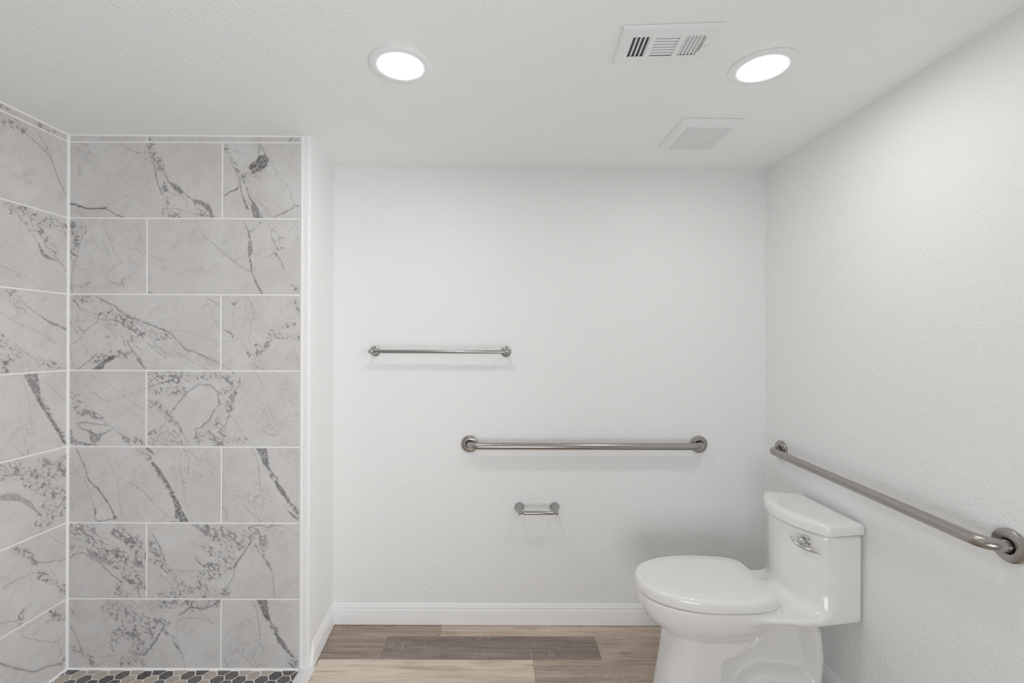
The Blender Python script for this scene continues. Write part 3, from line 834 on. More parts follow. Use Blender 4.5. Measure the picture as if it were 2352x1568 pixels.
# ---- ceiling
bm = bmesh.new()
x0, x1, y0, y1 = X_LEFT - .1, X_RIGHT + .1, Y_FRONT, Y_BACK + .1
v = [bm.verts.new((x, y, ceil_z(x) + h)) for h in (0, .1) for x, y in ((x0, y0), (x1, y0), (x1, y1), (x0, y1))]
for f in ((0,3,2,1),(4,5,6,7),(0,1,5,4),(1,2,6,5),(2,3,7,6),(3,0,4,7)): bm.faces.new([v[i] for i in f])
struct(obj('ceiling', bm, M_CEIL))

# ---- plank floor
class FacePile:
    def __init__(s): s.V = []; s.F = []; s.tint = []; s.pl = []
    def prism(s, poly, z0, z1, tint, off=(0, 0)):
        n = len(s.V); k = len(poly)
        e = .0006
        cx = sum(p[0] for p in poly)/k; cy = sum(p[1] for p in poly)/k
        s.V += [(x, y, z0) for x, y in poly] + [(x, y, z1-e) for x, y in poly]
        s.V += [(x - e*np.sign(x-cx), y - e*np.sign(y-cy), z1) for x, y in poly]
        s.F.append(list(range(n+2*k, n+3*k)))
        for r in (0, 1):
            for i in range(k): s.F.append([n+r*k+i, n+r*k+(i+1) % k, n+(r+1)*k+(i+1) % k, n+(r+1)*k+i])
        s.tint += [tint]*(3*k); s.pl += [(x+off[0], y+off[1], 0) for _ in range(3) for x, y in poly]
    def bed(s, x0, x1, y0, y1, z):
        n = len(s.V); s.V += [(x0,y0,z),(x1,y0,z),(x1,y1,z),(x0,y1,z)]; s.F.append([n,n+1,n+2,n+3]); s.nbed = getattr(s,'nbed',0)+1
        s.tint += [(.03,.025,.02)]*4; s.pl += [(0,0,0)]*4
    def build(s, name, mat, bedmat):
        me = bpy.data.meshes.new(name); me.from_pydata(s.V, [], s.F)
        me.materials.append(mat); me.materials.append(bedmat)
        for p in me.polygons[len(s.F)-s.nbed:]: p.material_index = 1
        a = me.attributes.new('tint', 'FLOAT_COLOR', 'POINT'); a.data.foreach_set('color', [c for t in s.tint for c in (*t, 1)])
        a = me.attributes.new('plank', 'FLOAT_VECTOR', 'POINT'); a.data.foreach_set('vector', [c for t in s.pl for c in t])
        me.update(); return link(name, me, None)
fp = FacePile()
XW = -.7325
TAN, BRN, DRK, MID = (.55, .42, .31), (.29, .20, .145), (.175, .128, .098), (.38, .275, .20)
LGT = (.70, .56, .43)
def shade(c, k): return tuple(q*k for q in c)
row = 0; y1 = 2.2475
fixed = {0: ([-.2510, .968], [BRN, TAN, MID]), 1: ([-.482, .4465], [(.235, .168, .124), DRK, MID]), 2: ([.158], [LGT, MID])}
PW = .1553
while y1 > Y_FRONT:
    y0 = y1 - PW
    lo = XW if y0 > Y_SH - .05 else X_LEFT
    if row < 3: lo = (-.757, -.748, -.7375)[row]
    if row in fixed: cuts, cols = fixed[row]
    else:
        c0 = lo + random.uniform(.2, 1.1); cuts = []
        while c0 < X_RIGHT - .05: cuts.append(c0); c0 += 1.22
        cols = [random.choice([TAN, BRN, DRK, MID, LGT]) for _ in range(len(cuts)+1)]
    xs = [lo] + [c for c in cuts] + [X_RIGHT + .002]
    for k in range(len(xs)-1):
        a, b_ = xs[k] + .0004, xs[k+1] - .0004
        t1 = min(y1 - .0004, Y_BACK + .002); t0 = max(y0 + .0004, Y_FRONT)
        if t1 - t0 > .005: fp.prism([(a, t0), (b_, t0), (b_, t1), (a, t1)], -.006, 0, cols[k], (row*3.7 + k*11.3, row*1.9 + k*5.1))
    y1 = y0; row += 1
fp.bed(-.76, X_RIGHT + .05, Y_FRONT, Y_BACK + .05, -.003); fp.bed(X_LEFT, XW, Y_FRONT, Y_SH, -.003)
struct(fp.build('floor', M_WOOD, M_DARK))

# ---- hexagon mosaic floor of the shower
def clip(poly, ax, val, keep_less):
    out = []
    for p, q in zip(poly, poly[1:] + poly[:1]):
        ip = (p[ax] <= val) == keep_less; iq = (q[ax] <= val) == keep_less
        if ip: out.append(p)
        if ip != iq:
            t = (val-p[ax])/(q[ax]-p[ax]); out.append((p[0]+t*(q[0]-p[0]), p[1]+t*(q[1]-p[1])))
    return out
fp = FacePile()
HS = .0287; XS = -.782
BLK, DGY, LTN = (.006, .006, .007), (.036, .031, .028), (.37, .315, .262)
rnd = random.Random(21)
cx0, cy0 = -1.6405, 1.8245
for i in range(-3, 22):
    for j in range(-34, 4):
        cx = cx0 + i*1.5*HS; cy = cy0 + (j + (.5 if i % 2 else 0))*math.sqrt(3)*HS
        col = rnd.choice([BLK, DGY, DGY, LTN, LTN]) if i % 2 else rnd.choice([BLK, BLK, DGY, DGY, LTN])
        p = [(cx + (HS-.0021)*math.cos(k*PI/3), cy + (HS-.0021)*math.sin(k*PI/3)) for k in range(6)]
        for ax, val, less in ((0, X_LEFT+.004, False), (0, XS, True), (1, Y_TILE-.004, True), (1, Y_SH+.02, False)):
            p = clip(p, ax, val, less) if len(p) > 2 else []
        if len(p) > 2: fp.prism(p, .008, .0122, col)
fp.bed(X_LEFT - .004, XS, Y_SH, Y_TILE + .004, .0112)
struct(fp.build('floor_shower', M_HEX, M_GROUT))
# threshold between the wet floor and the planks
bm = bmesh.new()
add_prism(bm, [(XS-.001, .002), (XW, .002), (XW, .0115), (XW-.004, .016), (XS+.006, .0175), (XS-.001, .0145)], lambda p: (p[0], Y_SH, p[1]), lambda p: (p[0] + (.005 if p[0] > -.75 else 0), Y_TILE + .010, p[1]))
struct(obj('trim_1', bm, M_THRESH, auto=30))
bm = bmesh.new(); add_box(bm, X_LEFT, XW, Y_SH - .02, Y_SH, 0, .016); struct(obj('trim_4', bm, M_THRESH, bevel=.003))

# ---- baseboards (colonial profile: distance from wall, height)
BP = [(0, .0022), (.0125, .0022), (.0125, .068), (.0118, .0705), (.0090, .0735), (.0090, .0765), (.0100, .079), (.0095, .0835), (.0062, .0875), (.0060, .0905), (.0048, .0945), (.0020, .0975), (0, .098)]
def baseboard(name, fa, fb):
    bm = bmesh.new(); add_prism(bm, BP, fa, fb); return struct(obj(name, bm, M_TRIM, auto=25))
baseboard('baseboard_back', lambda p: (-.7665 + p[0], Y_BACK - p[0], p[1]), lambda p: (X_RIGHT - p[0], Y_BACK - p[0], p[1]))
dxr = (-.7670 + .7475) / (Y_BACK - Y_TILE)
def ret(y, p): return (-.7475 + dxr*(y - Y_TILE) + p[0], y, p[1])
baseboard('baseboard_left', lambda p: ret(1.8615 + .085*(p[1]/.098)**1.1 * .45, p), lambda p: ret(Y_BACK - p[0], p))
baseboard('baseboard_right', lambda p: (X_RIGHT - p[0], Y_FRONT, p[1]), lambda p: (X_RIGHT - p[0], Y_BACK - p[0], p[1]))

# ================================================================== CEILING FITTINGS
def recessed_light(label, x, y):
    z = ceil_z(x)
    t = thing('recessed_light', label, 'ceiling light', (x, y, z), (0, .0038, 0), 'recessed ceiling lights')
    bm = bmesh.new()
    prof = [(.0625, -.001), (.0915, -.001), (.0925, -.0032), (.0905, -.0052), (.082, -.0066), (.0665, -.0072), (.0638, -.0055), (.0632, -.002)]
    n = 72
    R = [[bm.verts.new((r*math.cos(2*PI*i/n), r*math.sin(2*PI*i/n), h)) for i in range(n)] for r, h in prof]
    for a, b in zip(R, R[1:] + R[:1]):
        for i in range(n): bm.faces.new((a[i], a[(i+1) % n], b[(i+1) % n], b[i]))
    obj('trim_ring', bm, M_FIXT, t, auto=50)
    bm = bmesh.new(); add_lathe(bm, (0, 0, -.0012), (0, 0, -1), [(.0631, 0), (.0631, .0022), (.05, .0032), (.02, .0038), (.0005, .004)], 64)
    o = obj('lens', bm, M_LENS, t, smooth=True); o['label'] = 'glowing frosted white lens'
    return t
recessed_light('round white recessed light in the ceiling, glowing, above the towel bar, away from the vent', -.2865, 1.373)
recessed_light('round white recessed light in the ceiling, glowing, between the vent and the right wall', .7845, 1.371)

# air register
x, y = .457, 1.2665
t = thing('air_register', 'white rectangular metal air vent register with three louver banks on the ceiling', 'vent', (x, y, ceil_z(x)), (0, .0038, math.radians(-3.4)))
W, D = .1265, .079
ops = [(-.0945, -.0465), (-.031, .031), (.0455, .0945)]; oy = (-.042, .043)
bm = bmesh.new()
xs = [-W] + [c for o_ in ops for c in o_] + [W]
zt, zb = -.0008, -.0085
def plate_poly():
    # outer rim, bevelled towards the ceiling
    outer0 = [(-W, -D, zt), (W, -D, zt), (W, D, zt), (-W, D, zt)]
    outer1 = [(-W+.001, -D+.001, zb+.002), (W-.001, -D+.001, zb+.002), (W-.001, D-.001, zb+.002), (-W+.001, D-.001, zb+.002)]
    outer2 = [(-W+.007, -D+.007, zb), (W-.007, -D+.007, zb), (W-.007, D-.007, zb), (-W+.007, D-.007, zb)]
    R = [[bm.verts.new(p) for p in r] for r in (outer0, outer1, outer2)]
    for a, b in zip(R, R[1:]):
        for i in range(4): bm.faces.new((a[i], a[(i+1) % 4], b[(i+1) % 4], b[i]))
plate_poly()
def flat(x0, x1, y0, y1):
    add_box(bm, x0, x1, y0, y1, zb, zb + .0012)
wi, di = W-.007, D-.007
flat(-wi, wi, -di, oy[0]); flat(-wi, wi, oy[1], di)
for a, b_ in ((-wi, ops[0][0]), (ops[0][1], ops[1][0]), (ops[1][1], ops[2][0]), (ops[2][1], wi)): flat(a, b_, oy[0], oy[1])
obj('faceplate', bm, M_VENT, t)
bm = bmesh.new(); add_box(bm, -W+.01, W-.01, -D+.01, D-.01, -.0012, -.0008)  # flat sheet under the ceiling, its near-black imitates a shaded duct
o = obj('duct_shade_sheet', bm, M_DARK, t); o['label'] = 'dark sheet painted as the shaded duct behind the louvers'
def blade(bm, c, half, tilt, lo, hi, along):
    th = .0006; pr = [(-half, -th), (half, -th), (half, th), (-half, th)]
    ct, st = math.cos(tilt), math.sin(tilt)
    q = [(c + p[0]*ct - p[1]*st, -.0058 + p[0]*st + p[1]*ct) for p in pr]
    if along == 'y': add_prism(bm, q, lambda p: (p[0], lo, p[1]), lambda p: (p[0], hi, p[1]))
    else: add_prism(bm, q, lambda p: (lo, p[0], p[1]), lambda p: (hi, p[0], p[1]))
bm = bmesh.new()
for k in range(5): blade(bm, ops[0][0] + .0005 + k*.0117, .0036, math.radians(38), *oy, 'y')
obj('louver_bank', bm, M_VENT, t)
bm = bmesh.new()
for k in range(7): blade(bm, oy[0] + .0065 + k*.0120, .0031, math.radians(-22), *ops[1], 'x')
obj('louver_bank', bm, M_VENT, t)
bm = bmesh.new()
for k in range(5): blade(bm, ops[2][0] + .0045 + k*.0098, .0037, math.radians(-40), *oy, 'y')
obj('louver_bank', bm, M_VENT, t)
for sx in (-.1115, .1085):
    bm = bmesh.new(); add_lathe(bm, (sx, .002, zb), (0, 0, -1), [(.0042, 0), (.0040, .0008), (.0025, .0016), (.0004, .0018)], 20)
    sl = obj('screw', bm, M_VENT, t, smooth=True)
    b2 = bmesh.new(); add_box(b2, sx-.0005, sx+.0005, .0005, .0035, zb-.0021, zb-.0015); obj('screw_slot', b2, M_DARK, sl)
bm = bmesh.new(); add_tube(bm, [(.0985, .028, zb+.001), (.1005, .012, zb-.003), (.1015, -.006, zb-.0035)], .0016, 10)
o = obj('damper_lever', bm, M_VENT, t, smooth=True)
bm = bmesh.new(); add_box(bm, .0972, .0992, -.035, .030, zb-.0003, zb+.0002)  # thin strip whose dark colour imitates shade inside the slot
o = obj('lever_slot_shade', bm, M_DARK, t); o['label'] = 'thin dark strip painted as the shade in the lever slot'

# bathroom fan grille
x, y = .791, 1.815
t = thing('exhaust_fan', 'white square slotted exhaust fan cover on the ceiling beyond the vent', 'exhaust fan', (x, y, ceil_z(x)), (0, .0038, math.radians(1.0)))
W, D, H = .115, .129, .019
bm = bmesh.new()
def rrect(w, d, r, z, n=6):
    out = []
    for cx, cy, a0 in ((w-r, d-r, 0), (-w+r, d-r, 90), (-w+r, -d+r, 180), (w-r, -d+r, 270)):
        for k in range(n+1):
            a = math.radians(a0 + 90*k/n); out.append((cx + r*math.cos(a), cy + r*math.sin(a), z))
    return out
add_rings(bm, [rrect(W, D, .012, -.001), rrect(W, D, .012, -.004), rrect(W-.006, D-.006, .014, -.0125), rrect(W-.012, D-.012, .014, -H+.0015), rrect(W-.0165, D-.0165, .014, -H)])
obj('cover', bm, M_VENT, t, auto=35)
bm = bmesh.new()
ns = 17; y0, y1 = -.092, .092; p = (y1-y0)/ns
for k in range(ns):
    a = y0 + k*p; add_prism(bm, [(a, 0), (a+p*.62, 0), (a+p*.58, -.0014), (a+p*.04, -.0014)], lambda q: (-.083, q[0], -H+.0004+q[1]), lambda q: (.086, q[0], -H+.0004+q[1]))
obj('louver_bank', bm, M_VENT, t)
bm = bmesh.new(); add_box(bm, -.084, .087, y0-.001, y1+.001, -H-.0004, -H+.0004)  # grey sheet, its tone stands in for shade inside the slots
o = obj('slot_backing', bm, M_SLOT, t); o['label'] = 'grey sheet painted as the shade in the slots between the fins'

# ================================================================== WALL BARS
# ---- towel bar
t = thing('towel_bar', 'slim brushed nickel towel bar on the back wall, uppermost of the bars there', 'towel bar', (-.262, Y_BACK, 1.2825))
tz = .0012
for sx in (-1, 1):
    bx = sx*.3080
    bm = bmesh.new(); add_lathe(bm, (bx, .0008, sx*-.0004), (0, -1, 0), [(.0245, 0), (.0245, .0035), (.0225, .0050), (.0215, .0055), (.0215, .0075), (.0190, .0090), (.0180, .0095), (.0178, .011), (.014, .0125)], 48)
    fl = obj('flange', bm, M_NICKEL, t, auto=40)
    bm = bmesh.new(); add_lathe(bm, (bx, -.011, sx*-.0004), (0, -1, 0), [(.0165, 0), (.0125, .010), (.0095, .022), (.0078, .034), (.0076, .042), (.0098, .0445), (.0112, .050), (.0112, .057), (.0098, .062), (.006, .0655), (.0005, .067)], 40)
    obj('post', bm, M_NICKEL, t, auto=40)
    bm = bmesh.new(); add_lathe(bm, (bx + sx*.007, -.065, sx*-.0004), (sx, 0, 0), [(.0085, 0), (.0085, .004), (.0060, .007), (.0030, .009), (.0005, .0095)], 28)
    obj('end_cap', bm, M_NICKEL, t, auto=40)
bm = bmesh.new(); add_tube(bm, [(-.309, -.065, .0004), (.309, -.065, -.0004)], .0083, 32)
obj('rod', bm, M_NICKEL, t, auto=40)

# ---- grab bars
def grab_bar(label, loc, rotz, tilt, half, mat, flange_r=.0395):
    t = thing('grab_bar', label, 'grab bar', loc, (0, tilt, rotz), 'stainless grab bars')
    bm = bmesh.new()
    add_tube(bm, arc_path([(-half, -.004, 0), (-half, -.054, 0), (half, -.054, 0), (half, -.004, 0)], .042, 14), .0160, 36)
    obj('rail', bm, mat, t, auto=45)
    for sx in (-1, 1):
        bm = bmesh.new()
        n = 56; prof = [(flange_r, -.0005), (flange_r, -.0075), (flange_r-.0018, -.0098), (flange_r-.006, -.0108), (.0205, -.0118), (.0192, -.0108), (.0178, -.006), (.0178, -.0005)]
        R = [[bm.verts.new((sx*half + r*math.cos(2*PI*i/n), h, r*math.sin(2*PI*i/n))) for i in range(n)] for r, h in prof]
        for a, b in zip(R, R[1:] + R[:1]):
            for i in range(n): bm.faces.new((a[i], a[(i+1) % n], b[(i+1) % n], b[i]))
        obj('flange', bm, mat, t, auto=40)
        bm = bmesh.new(); add_lathe(bm, (sx*half, -.0008, 0), (0, -1, 0), [(.0182, 0), (.0182, .004)], 32)  # dark disc colours in the shade between rail and flange
        o = obj('flange_gap_shade', bm, M_DARK, t); o['label'] = 'dark disc painted as the shade in the gap around the rail'
    return t
grab_bar('long brushed stainless grab bar fixed level on the back wall, above the toilet paper holder', (.4149, Y_BACK, .8495), 0, -.0012, .5384, M_STEEL)
# the bar on the right wall dips slightly towards the viewer
g = grab_bar('brushed stainless grab bar on the right wall, above the toilet tank', (X_RIGHT, 1.5952, .8434), 0, 0, .4572, M_STEEL, .041)
g.rotation_euler = (0, 0, 0)
g.matrix_world = Matrix.Translation((X_RIGHT, 1.5952, .8434)) @ Matrix(((0, 1, 0, 0), (-1, 0, 0, 0), (0, 0, 1, 0), (0, 0, 0, 1))) @ Matrix.Rotation(.0233, 4, 'Y')

# ---- toilet paper holder
t = thing('toilet_paper_holder', 'small empty brushed nickel toilet paper holder with two posts on the back wall', 'toilet paper holder', (.1941, Y_BACK, .551))
for sx in (-1, 1):
    bx = sx*.0828
    bm = bmesh.new(); add_lathe(bm, (bx, .0008, 0), (0, -1, 0), [(.0235, 0), (.0235, .0025), (.0225, .0040), (.0195, .010), (.0160, .018), (.0125, .028), (.0098, .040), (.0082, .052), (.0076, .062), (.0080, .0655), (.0092, .069), (.0096, .074), (.0092, .079), (.0075, .083), (.004, .0858), (.0005, .0866)], 44)
    obj('post', bm, M_NICKEL, t, auto=50)
bm = bmesh.new(); add_lathe(bm, (-.0760, -.0745, 0), (1, 0, 0), [(.004, 0), (.0045, .003), (.0075, .0060), (.0090, .0105), (.0092, .0125), (.0092, .084), (.0084, .0842), (.0084, .1395), (.0068, .146), (.0045, .149), (.004, .152)], 36)
obj('roller', bm, M_NICKEL, t, auto=40)

# ================================================================== TOILET
TX, TY, U0 = 1.262, 1.747, .36      # u = distance from the wall, v = sideways, z = up
toilet = thing('toilet', 'white one-piece toilet with closed lid against the right wall', 'toilet', (TX - U0, TY, 0))
def tl(u, v, z): return (U0 - u, v, z)
def smin(a, b, k):
    h = np.clip(.5 + .5*(b-a)/k, 0, 1); return b + (a-b)*h - k*h*(1-h)
def smax(a, b, k): return -smin(-a, -b, k)
RIM = .402
def sdf(u, v, z):
    av = np.abs(v)
    # bowl: lower half of a full egg
    uc = .462; au = np.where(u > uc, .264, .27); r = ((np.abs(u-uc)/au)**2.35 + (av/.172)**2.35 + (np.clip(RIM-z, 0, None)/.158)**2.35)**(1/2.35)
    bowl = np.maximum((r-1)*.13, z-RIM)
    # tank and the flat deck before it share one side wall; a broad cove joins the bowed tank front to the deck
    W = np.interp(u, [0, .15, .22, .30, .38, .46], [.157, .1785, .180, .174, .166, .155])
    front = u - (.196 - .070*(v/.178)**2)
    cove = smin(front*.96, z-.389, .052)
    kk = .014 + .040*np.clip((z-.39)/.07, 0, 1)
    zlo = .3665 - .007*np.clip(1-np.abs(u-.2)/.3, 0, 1)
    up = smax(cove, (av-W)*.98, kk)
    up = smax(up, zlo-z, .020); up = smax(up, z-.667, .012); up = smax(up, .004-u, .010); up = smax(up, u-.445, .05)
    rim = smin(bowl, up, .014)
    # pedestal with its cut-away rear edge
    ub = np.interp(z, [0, .185, .200, .207, .214, .235, .27, .32, .37], [.450, .450, .444, .425, .402, .370, .340, .310, .295])
    uf = .617 + np.clip(.25-z, 0, .3)*.17
    hw = .106 + np.clip(.1-z, 0, 1)*.06
    nose = ((np.clip(u-.52, 0, None)/(uf-.52))**2.6 + (av/hw)**2.6)**(1/2.6)
    ped = smax((nose-1)*.095, (ub-u), .014); ped = np.maximum(ped, z-.385)
    body = smin(rim, ped, .007)
    # trapway web and the raised pipe on it
    web = smax(smax(av-.026, .072-u, .02), u-.52, .02); web = np.maximum(web, z-.375)
    def cap(pts, r, vs):
        D = np.full(u.shape, 1e9)
        for (a0, b0), (a1, b1) in zip(pts, pts[1:]):
            du, dz = a1-a0, b1-b0; t = np.clip(((u-a0)*du+(z-b0)*dz)/(du*du+dz*dz), 0, 1)
            D = np.minimum(D, np.hypot(u-a0-t*du, z-b0-t*dz))
        return (np.hypot(D, v*vs) - r)
    p1 = cap([(.225, .385), (.262, .305), (.335, .240), (.41, .200)], .034, .40)
    p2 = cap([(.20, .385), (.135, .345), (.100, .275), (.092, .19), (.100, .09), (.122, 0)], .037, .45)
    p3 = cap([(.10, .09), (.20, .104), (.28, .108), (.325, .085), (.345, .03), (.35, 0)], .040, .50)
    foot = smax(smax(av-.092, .085-u, .02), smax(u-.47, z-.022, .012), .012)
    trap = smin(smin(smin(web, p1, .006), p2, .006), smin(p3, foot, .006), .006)
    body = smin(body, trap, .006)
    return np.maximum(body, -z)
def surface_nets(f, lo, hi, h):
    n = [int(math.ceil((b-a)/h))+1 for a, b in zip(lo, hi)]
    ax = [np.linspace(a, a+h*(k-1), k) for a, k in zip(lo, n)]
    U, V_, Z = np.meshgrid(*ax, indexing='ij'); S = f(U, V_, Z); neg = S < 0
    acc = np.zeros([k-1 for k in n] + [3]); cnt = np.zeros([k-1 for k in n])
    sl = lambda d, m: tuple(slice(d[i], m[i]-1+d[i]) for i in range(3))
    corners = [(i, j, k) for i in (0, 1) for j in (0, 1) for k in (0, 1)]
    for c0 in corners:
        for axn in range(3):
            if c0[axn]: continue
            c1 = list(c0); c1[axn] = 1
            s0 = S[sl(c0, n)]; s1 = S[sl(c1, n)]; cr = (s0 < 0) != (s1 < 0)
            t = np.where(cr, s0/np.where(cr, s0-s1, 1), 0)
            for q in range(3): acc[..., q] += np.where(cr, c0[q] + (t if q == axn else 0), 0)
            cnt += cr
    act = cnt > 0; vid = np.full(act.shape, -1); vid[act] = np.arange(act.sum())
    I = np.argwhere(act); P = (I + acc[act]/cnt[act][:, None])*h + np.array(lo)
    F = []
    for axn in range(3):
        a1, a2 = (axn+1) % 3, (axn+2) % 3
        d = [slice(None)]*3; e = [slice(None)]*3; d[axn] = slice(0, -1); e[axn] = slice(1, None)
        n0 = neg[tuple(d)]; n1 = neg[tuple(e)]
        for flip in (False, True):
            m = (n0 & ~n1) if not flip else (~n0 & n1)
            E = np.argwhere(m); E = E[(E[:, a1] > 0) & (E[:, a2] > 0) & (E[:, a1] < n[a1]-1) & (E[:, a2] < n[a2]-1)]
            q = []
            for o1, o2 in ((0, 0), (-1, 0), (-1, -1), (0, -1)):
                c = E.copy(); c[:, a1] += o1; c[:, a2] += o2; q.append(vid[c[:, 0], c[:, 1], c[:, 2]])
            Q = np.stack(q, -1)
            F.append(Q if not flip else Q[:, ::-1])
    return P, np.concatenate(F)
P, F = surface_nets(sdf, (-.012, -.204, -.012), (.748, .204, .688), .0040)
for _ in range(2):      # settle the vertices onto the surface
    e = .0006; s0 = sdf(P[:, 0], P[:, 1], P[:, 2])
    g = np.stack([(sdf(P[:, 0]+(e if i == 0 else 0), P[:, 1]+(e if i == 1 else 0), P[:, 2]+(e if i == 2 else 0))-s0)/e for i in range(3)], -1)
    gg = np.maximum((g*g).sum(-1), .25); st = np.clip(s0/gg, -.0025, .0025)*.7
    P = P - g*st[:, None]
me = bpy.data.meshes.new('bowl_and_tank')
me.from_pydata([tl(*p) for p in P], [], F[:, ::-1].tolist() if False else F.tolist()); me.update()
bmx = bmesh.new(); bmx.from_mesh(me); bmesh.ops.recalc_face_normals(bmx, faces=bmx.faces[:]); 
bmesh.ops.smooth_vert(bmx, verts=bmx.verts[:], factor=.5, use_axis_x=True, use_axis_y=True, use_axis_z=True)
bmx.to_mesh(me); bmx.free()
link('bowl_and_tank', me, M_CHINA, toilet, smooth=True)

def offset_poly(pts, d):
    n = len(pts); out = []
    for i in range(n):
        p, a, b = Vector(pts[i]), Vector(pts[i-1]), Vector(pts[(i+1) % n])
        t = (b-a).normalized(); nrm = Vector((t.y, -t.x)); out.append((p - nrm*d)[:])
    return out
def rounded_poly(pts, r, seg=7):
    out = []; n = len(pts)
    for i in range(n):
        c = Vector(pts[i]); rr = r[i]
        d0 = (Vector(pts[i-1])-c).normalized(); d1 = (Vector(pts[(i+1) % n])-c).normalized()
        ang = d0.angle(d1)
        if rr <= 0 or ang > 3.05: out.append(c[:]); continue
        t = rr/math.tan(ang/2); p0 = c+d0*t; p1 = c+d1*t
        for k in range(seg+1):
            s = k/seg; out.append((p0*(1-s)**2 + c*2*s*(1-s) + p1*s*s)[:])
    return out
# tank lid: straight back, splayed short ends, bowed front
fr = [(.212 - .072*(v_/.188)**2, v_) for v_ in np.linspace(.188, -.188, 25)]
pl = [(.003, -.166), (.003, .166)] + fr
rr = [.006, .006] + [.016] + [0]*23 + [.016]
TL = rounded_poly(pl, rr)[::-1]
def stack(outline, levels):
    rings = []
    us = [p[0] for p in outline]; vs = [p[1] for p in outline]
    cu, hu_, hv_ = (max(us)+min(us))/2, (max(us)-min(us))/2, (max(vs)-min(vs))/2
    for ins, z in levels:
        rings.append([tl(cu + (p[0]-cu)*(1-ins/hu_), p[1]*(1-ins/hv_), z) for p in outline])
    bm = bmesh.new(); add_rings(bm, rings); return bm
area = sum(TL[i-1][0]*TL[i][1]-TL[i][0]*TL[i-1][1] for i in range(len(TL)))
if area < 0: TL = TL[::-1]
bm = stack(TL, [(.004, .6745), (.0005, .6750), (0, .6770), (0, .7000), (.0012, .7055), (.0040, .7100), (.0085, .7125), (.0170, .7130), (.0185, .7138), (.030, .7145), (.05, .7148)])
obj('tank_lid', bm, M_CHINA, toilet, auto=60)

# seat lid outline (egg with a straight back edge)
def egg(scale_w=1.0, grow=0.0):
    pts = []; uc = .463
    for k in range(0, 61):          # front half
        a = -PI/2 + PI*k/60
        pts.append((uc + (.268+grow)*abs(math.cos(a))**(2/2.15)*(1 if math.cos(a) >= 0 else -1), (.178+grow)*scale_w*math.copysign(abs(math.sin(a))**(2/2.15), math.sin(a))))
    back = [(.42, .1770), (.385, .1745), (.350, .1695), (.32, .1620), (.297, .1520), (.281, .1385), (.272, .122)]
    pts += [(u, (v_+grow)*scale_w) for u, v_ in back]
    pts += [(.2685, .100), (.2670, .06), (.2670, -.06), (.2685, -.100)]
    pts += [(u, -(v_+grow)*scale_w) for u, v_ in back[::-1]]
    return pts
E = egg()
area = sum(E[i-1][0]*E[i][1]-E[i][0]*E[i-1][1] for i in range(len(E)))
if area < 0: E = E[::-1]
bm = stack(E, [(.012, .4080), (.004, .4076), (.0008, .4090), (0, .4120), (.0003, .4330), (.0018, .4405), (.0055, .4460), (.0110, .4490), (.0190, .4500), (.0245, .4497), (.0265, .4506), (.045, .4520), (.09, .4532)])
obj('seat_lid', bm, M_SEAT, toilet, auto=50)
bm = stack(E, [(.028, .4015), (.0165, .4020), (.0150, .4040), (.0150, .4072), (.020, .4085)])
obj('seat', bm, M_SEAT, toilet, auto=50)
for sv in (-1, 1):
    bm = bmesh.new(); add_lathe(bm, tl(.258, sv*.116, .402), (0, sv, 0), [(.0055, 0), (.0062, .002), (.0062, .030), (.005, .033), (.0005, .0335)], 24)
    add_box(bm, *(sorted((tl(.252, 0, 0)[0], tl(.264, 0, 0)[0]))), *sorted((sv*.122, sv*.150)), .386, .402)
    obj('hinge', bm, M_SEAT, toilet, auto=40)
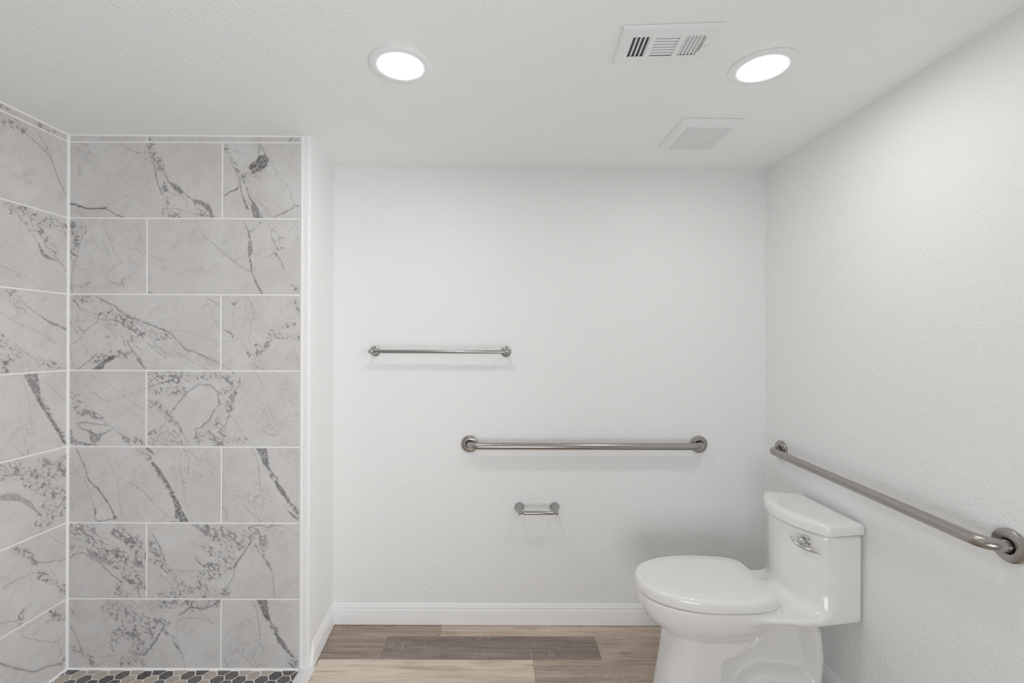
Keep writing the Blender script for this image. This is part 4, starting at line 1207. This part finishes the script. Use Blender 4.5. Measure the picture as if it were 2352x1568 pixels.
# flush lever
def tank_front(v_): return .196 - .070*(v_/.178)**2
bm = bmesh.new()
hv = -.112; hu = tank_front(hv); nrm = Vector((-1, -.33*2.2*.5, 0)).normalized()
hub = Vector(tl(hu, hv, .633))
add_lathe(bm, hub - nrm*.002, nrm, [(.0190, 0), (.0195, .003), (.0180, .0055), (.0125, .0075), (.0105, .014), (.0128, .018), (.0135, .023), (.0115, .029), (.006, .033), (.0005, .034)], 36)
lev = obj('flush_lever', bm, M_CHROME, toilet, auto=50); lev['label'] = 'polished chrome lever'
bm = bmesh.new()
pts = []; rad = []
for k in range(15):
    s = k/14; v_ = hv + .031 - .083*s
    out = .028 - .010*s*s
    zz = .628 - .009*math.sin(min(1, s*1.6)*PI/2) - .010*s + (.010*(1-s/.25)**2 if s < .25 else 0)
    c = Vector(tl(tank_front(v_), v_, zz)) + nrm*out
    pts.append(c); rad.append(.0016 + .0052*math.sin(PI*min(1, s*1.02+.04))**.8 * (1-.35*s))
add_tube(bm, pts, rad, 20, 1.1)
obj('handle', bm, M_CHROME, lev, smooth=True)

# ================================================================== LIGHT, CAMERA
w = bpy.data.worlds.new('world'); SC.world = w; w.use_nodes = True
bg = w.node_tree.nodes['Background']; bg.inputs[0].default_value = (*WORLD_COL, 1); bg.inputs[1].default_value = WORLD_STRENGTH
def area(name, loc, target, size, sy, power, col=(1, 1, 1), spread=180):
    l = bpy.data.lights.new(name, 'AREA'); l.shape = 'RECTANGLE'; l.size = size; l.size_y = sy; l.energy = power; l.color = col
    o = bpy.data.objects.new(name, l); COL.objects.link(o); o.location = loc
    l.spread = math.radians(spread)
    o.rotation_euler = (Vector(target)-Vector(loc)).to_track_quat('-Z', 'Y').to_euler(); return o
for a in AREAS: area(*a)

cam = bpy.data.cameras.new('camera'); co = bpy.data.objects.new('camera', cam); COL.objects.link(co)
co.location = (0, 0, CAM_Z); co.rotation_euler = (PI/2, -.0034, 0)
cam.sensor_fit = 'HORIZONTAL'; cam.sensor_width = 36; cam.lens = 1064/2352*36; cam.shift_x = 36/2352; cam.clip_start = .02
SC.camera = co
SC.view_settings.view_transform = 'Standard'; SC.view_settings.look = 'None'
SC.view_settings.exposure = EXPOSURE; SC.view_settings.gamma = GAMMA
SC.cycles.use_denoising = True
SC.cycles.max_bounces = 8; SC.cycles.diffuse_bounces = 5; SC.cycles.glossy_bounces = 3; SC.cycles.transmission_bounces = 2; SC.cycles.sample_clamp_indirect = 6
SC.cycles.caustics_reflective = False; SC.cycles.caustics_refractive = False
SC.cycles.use_adaptive_sampling = True; SC.cycles.adaptive_threshold = .09; SC.cycles.adaptive_min_samples = 16
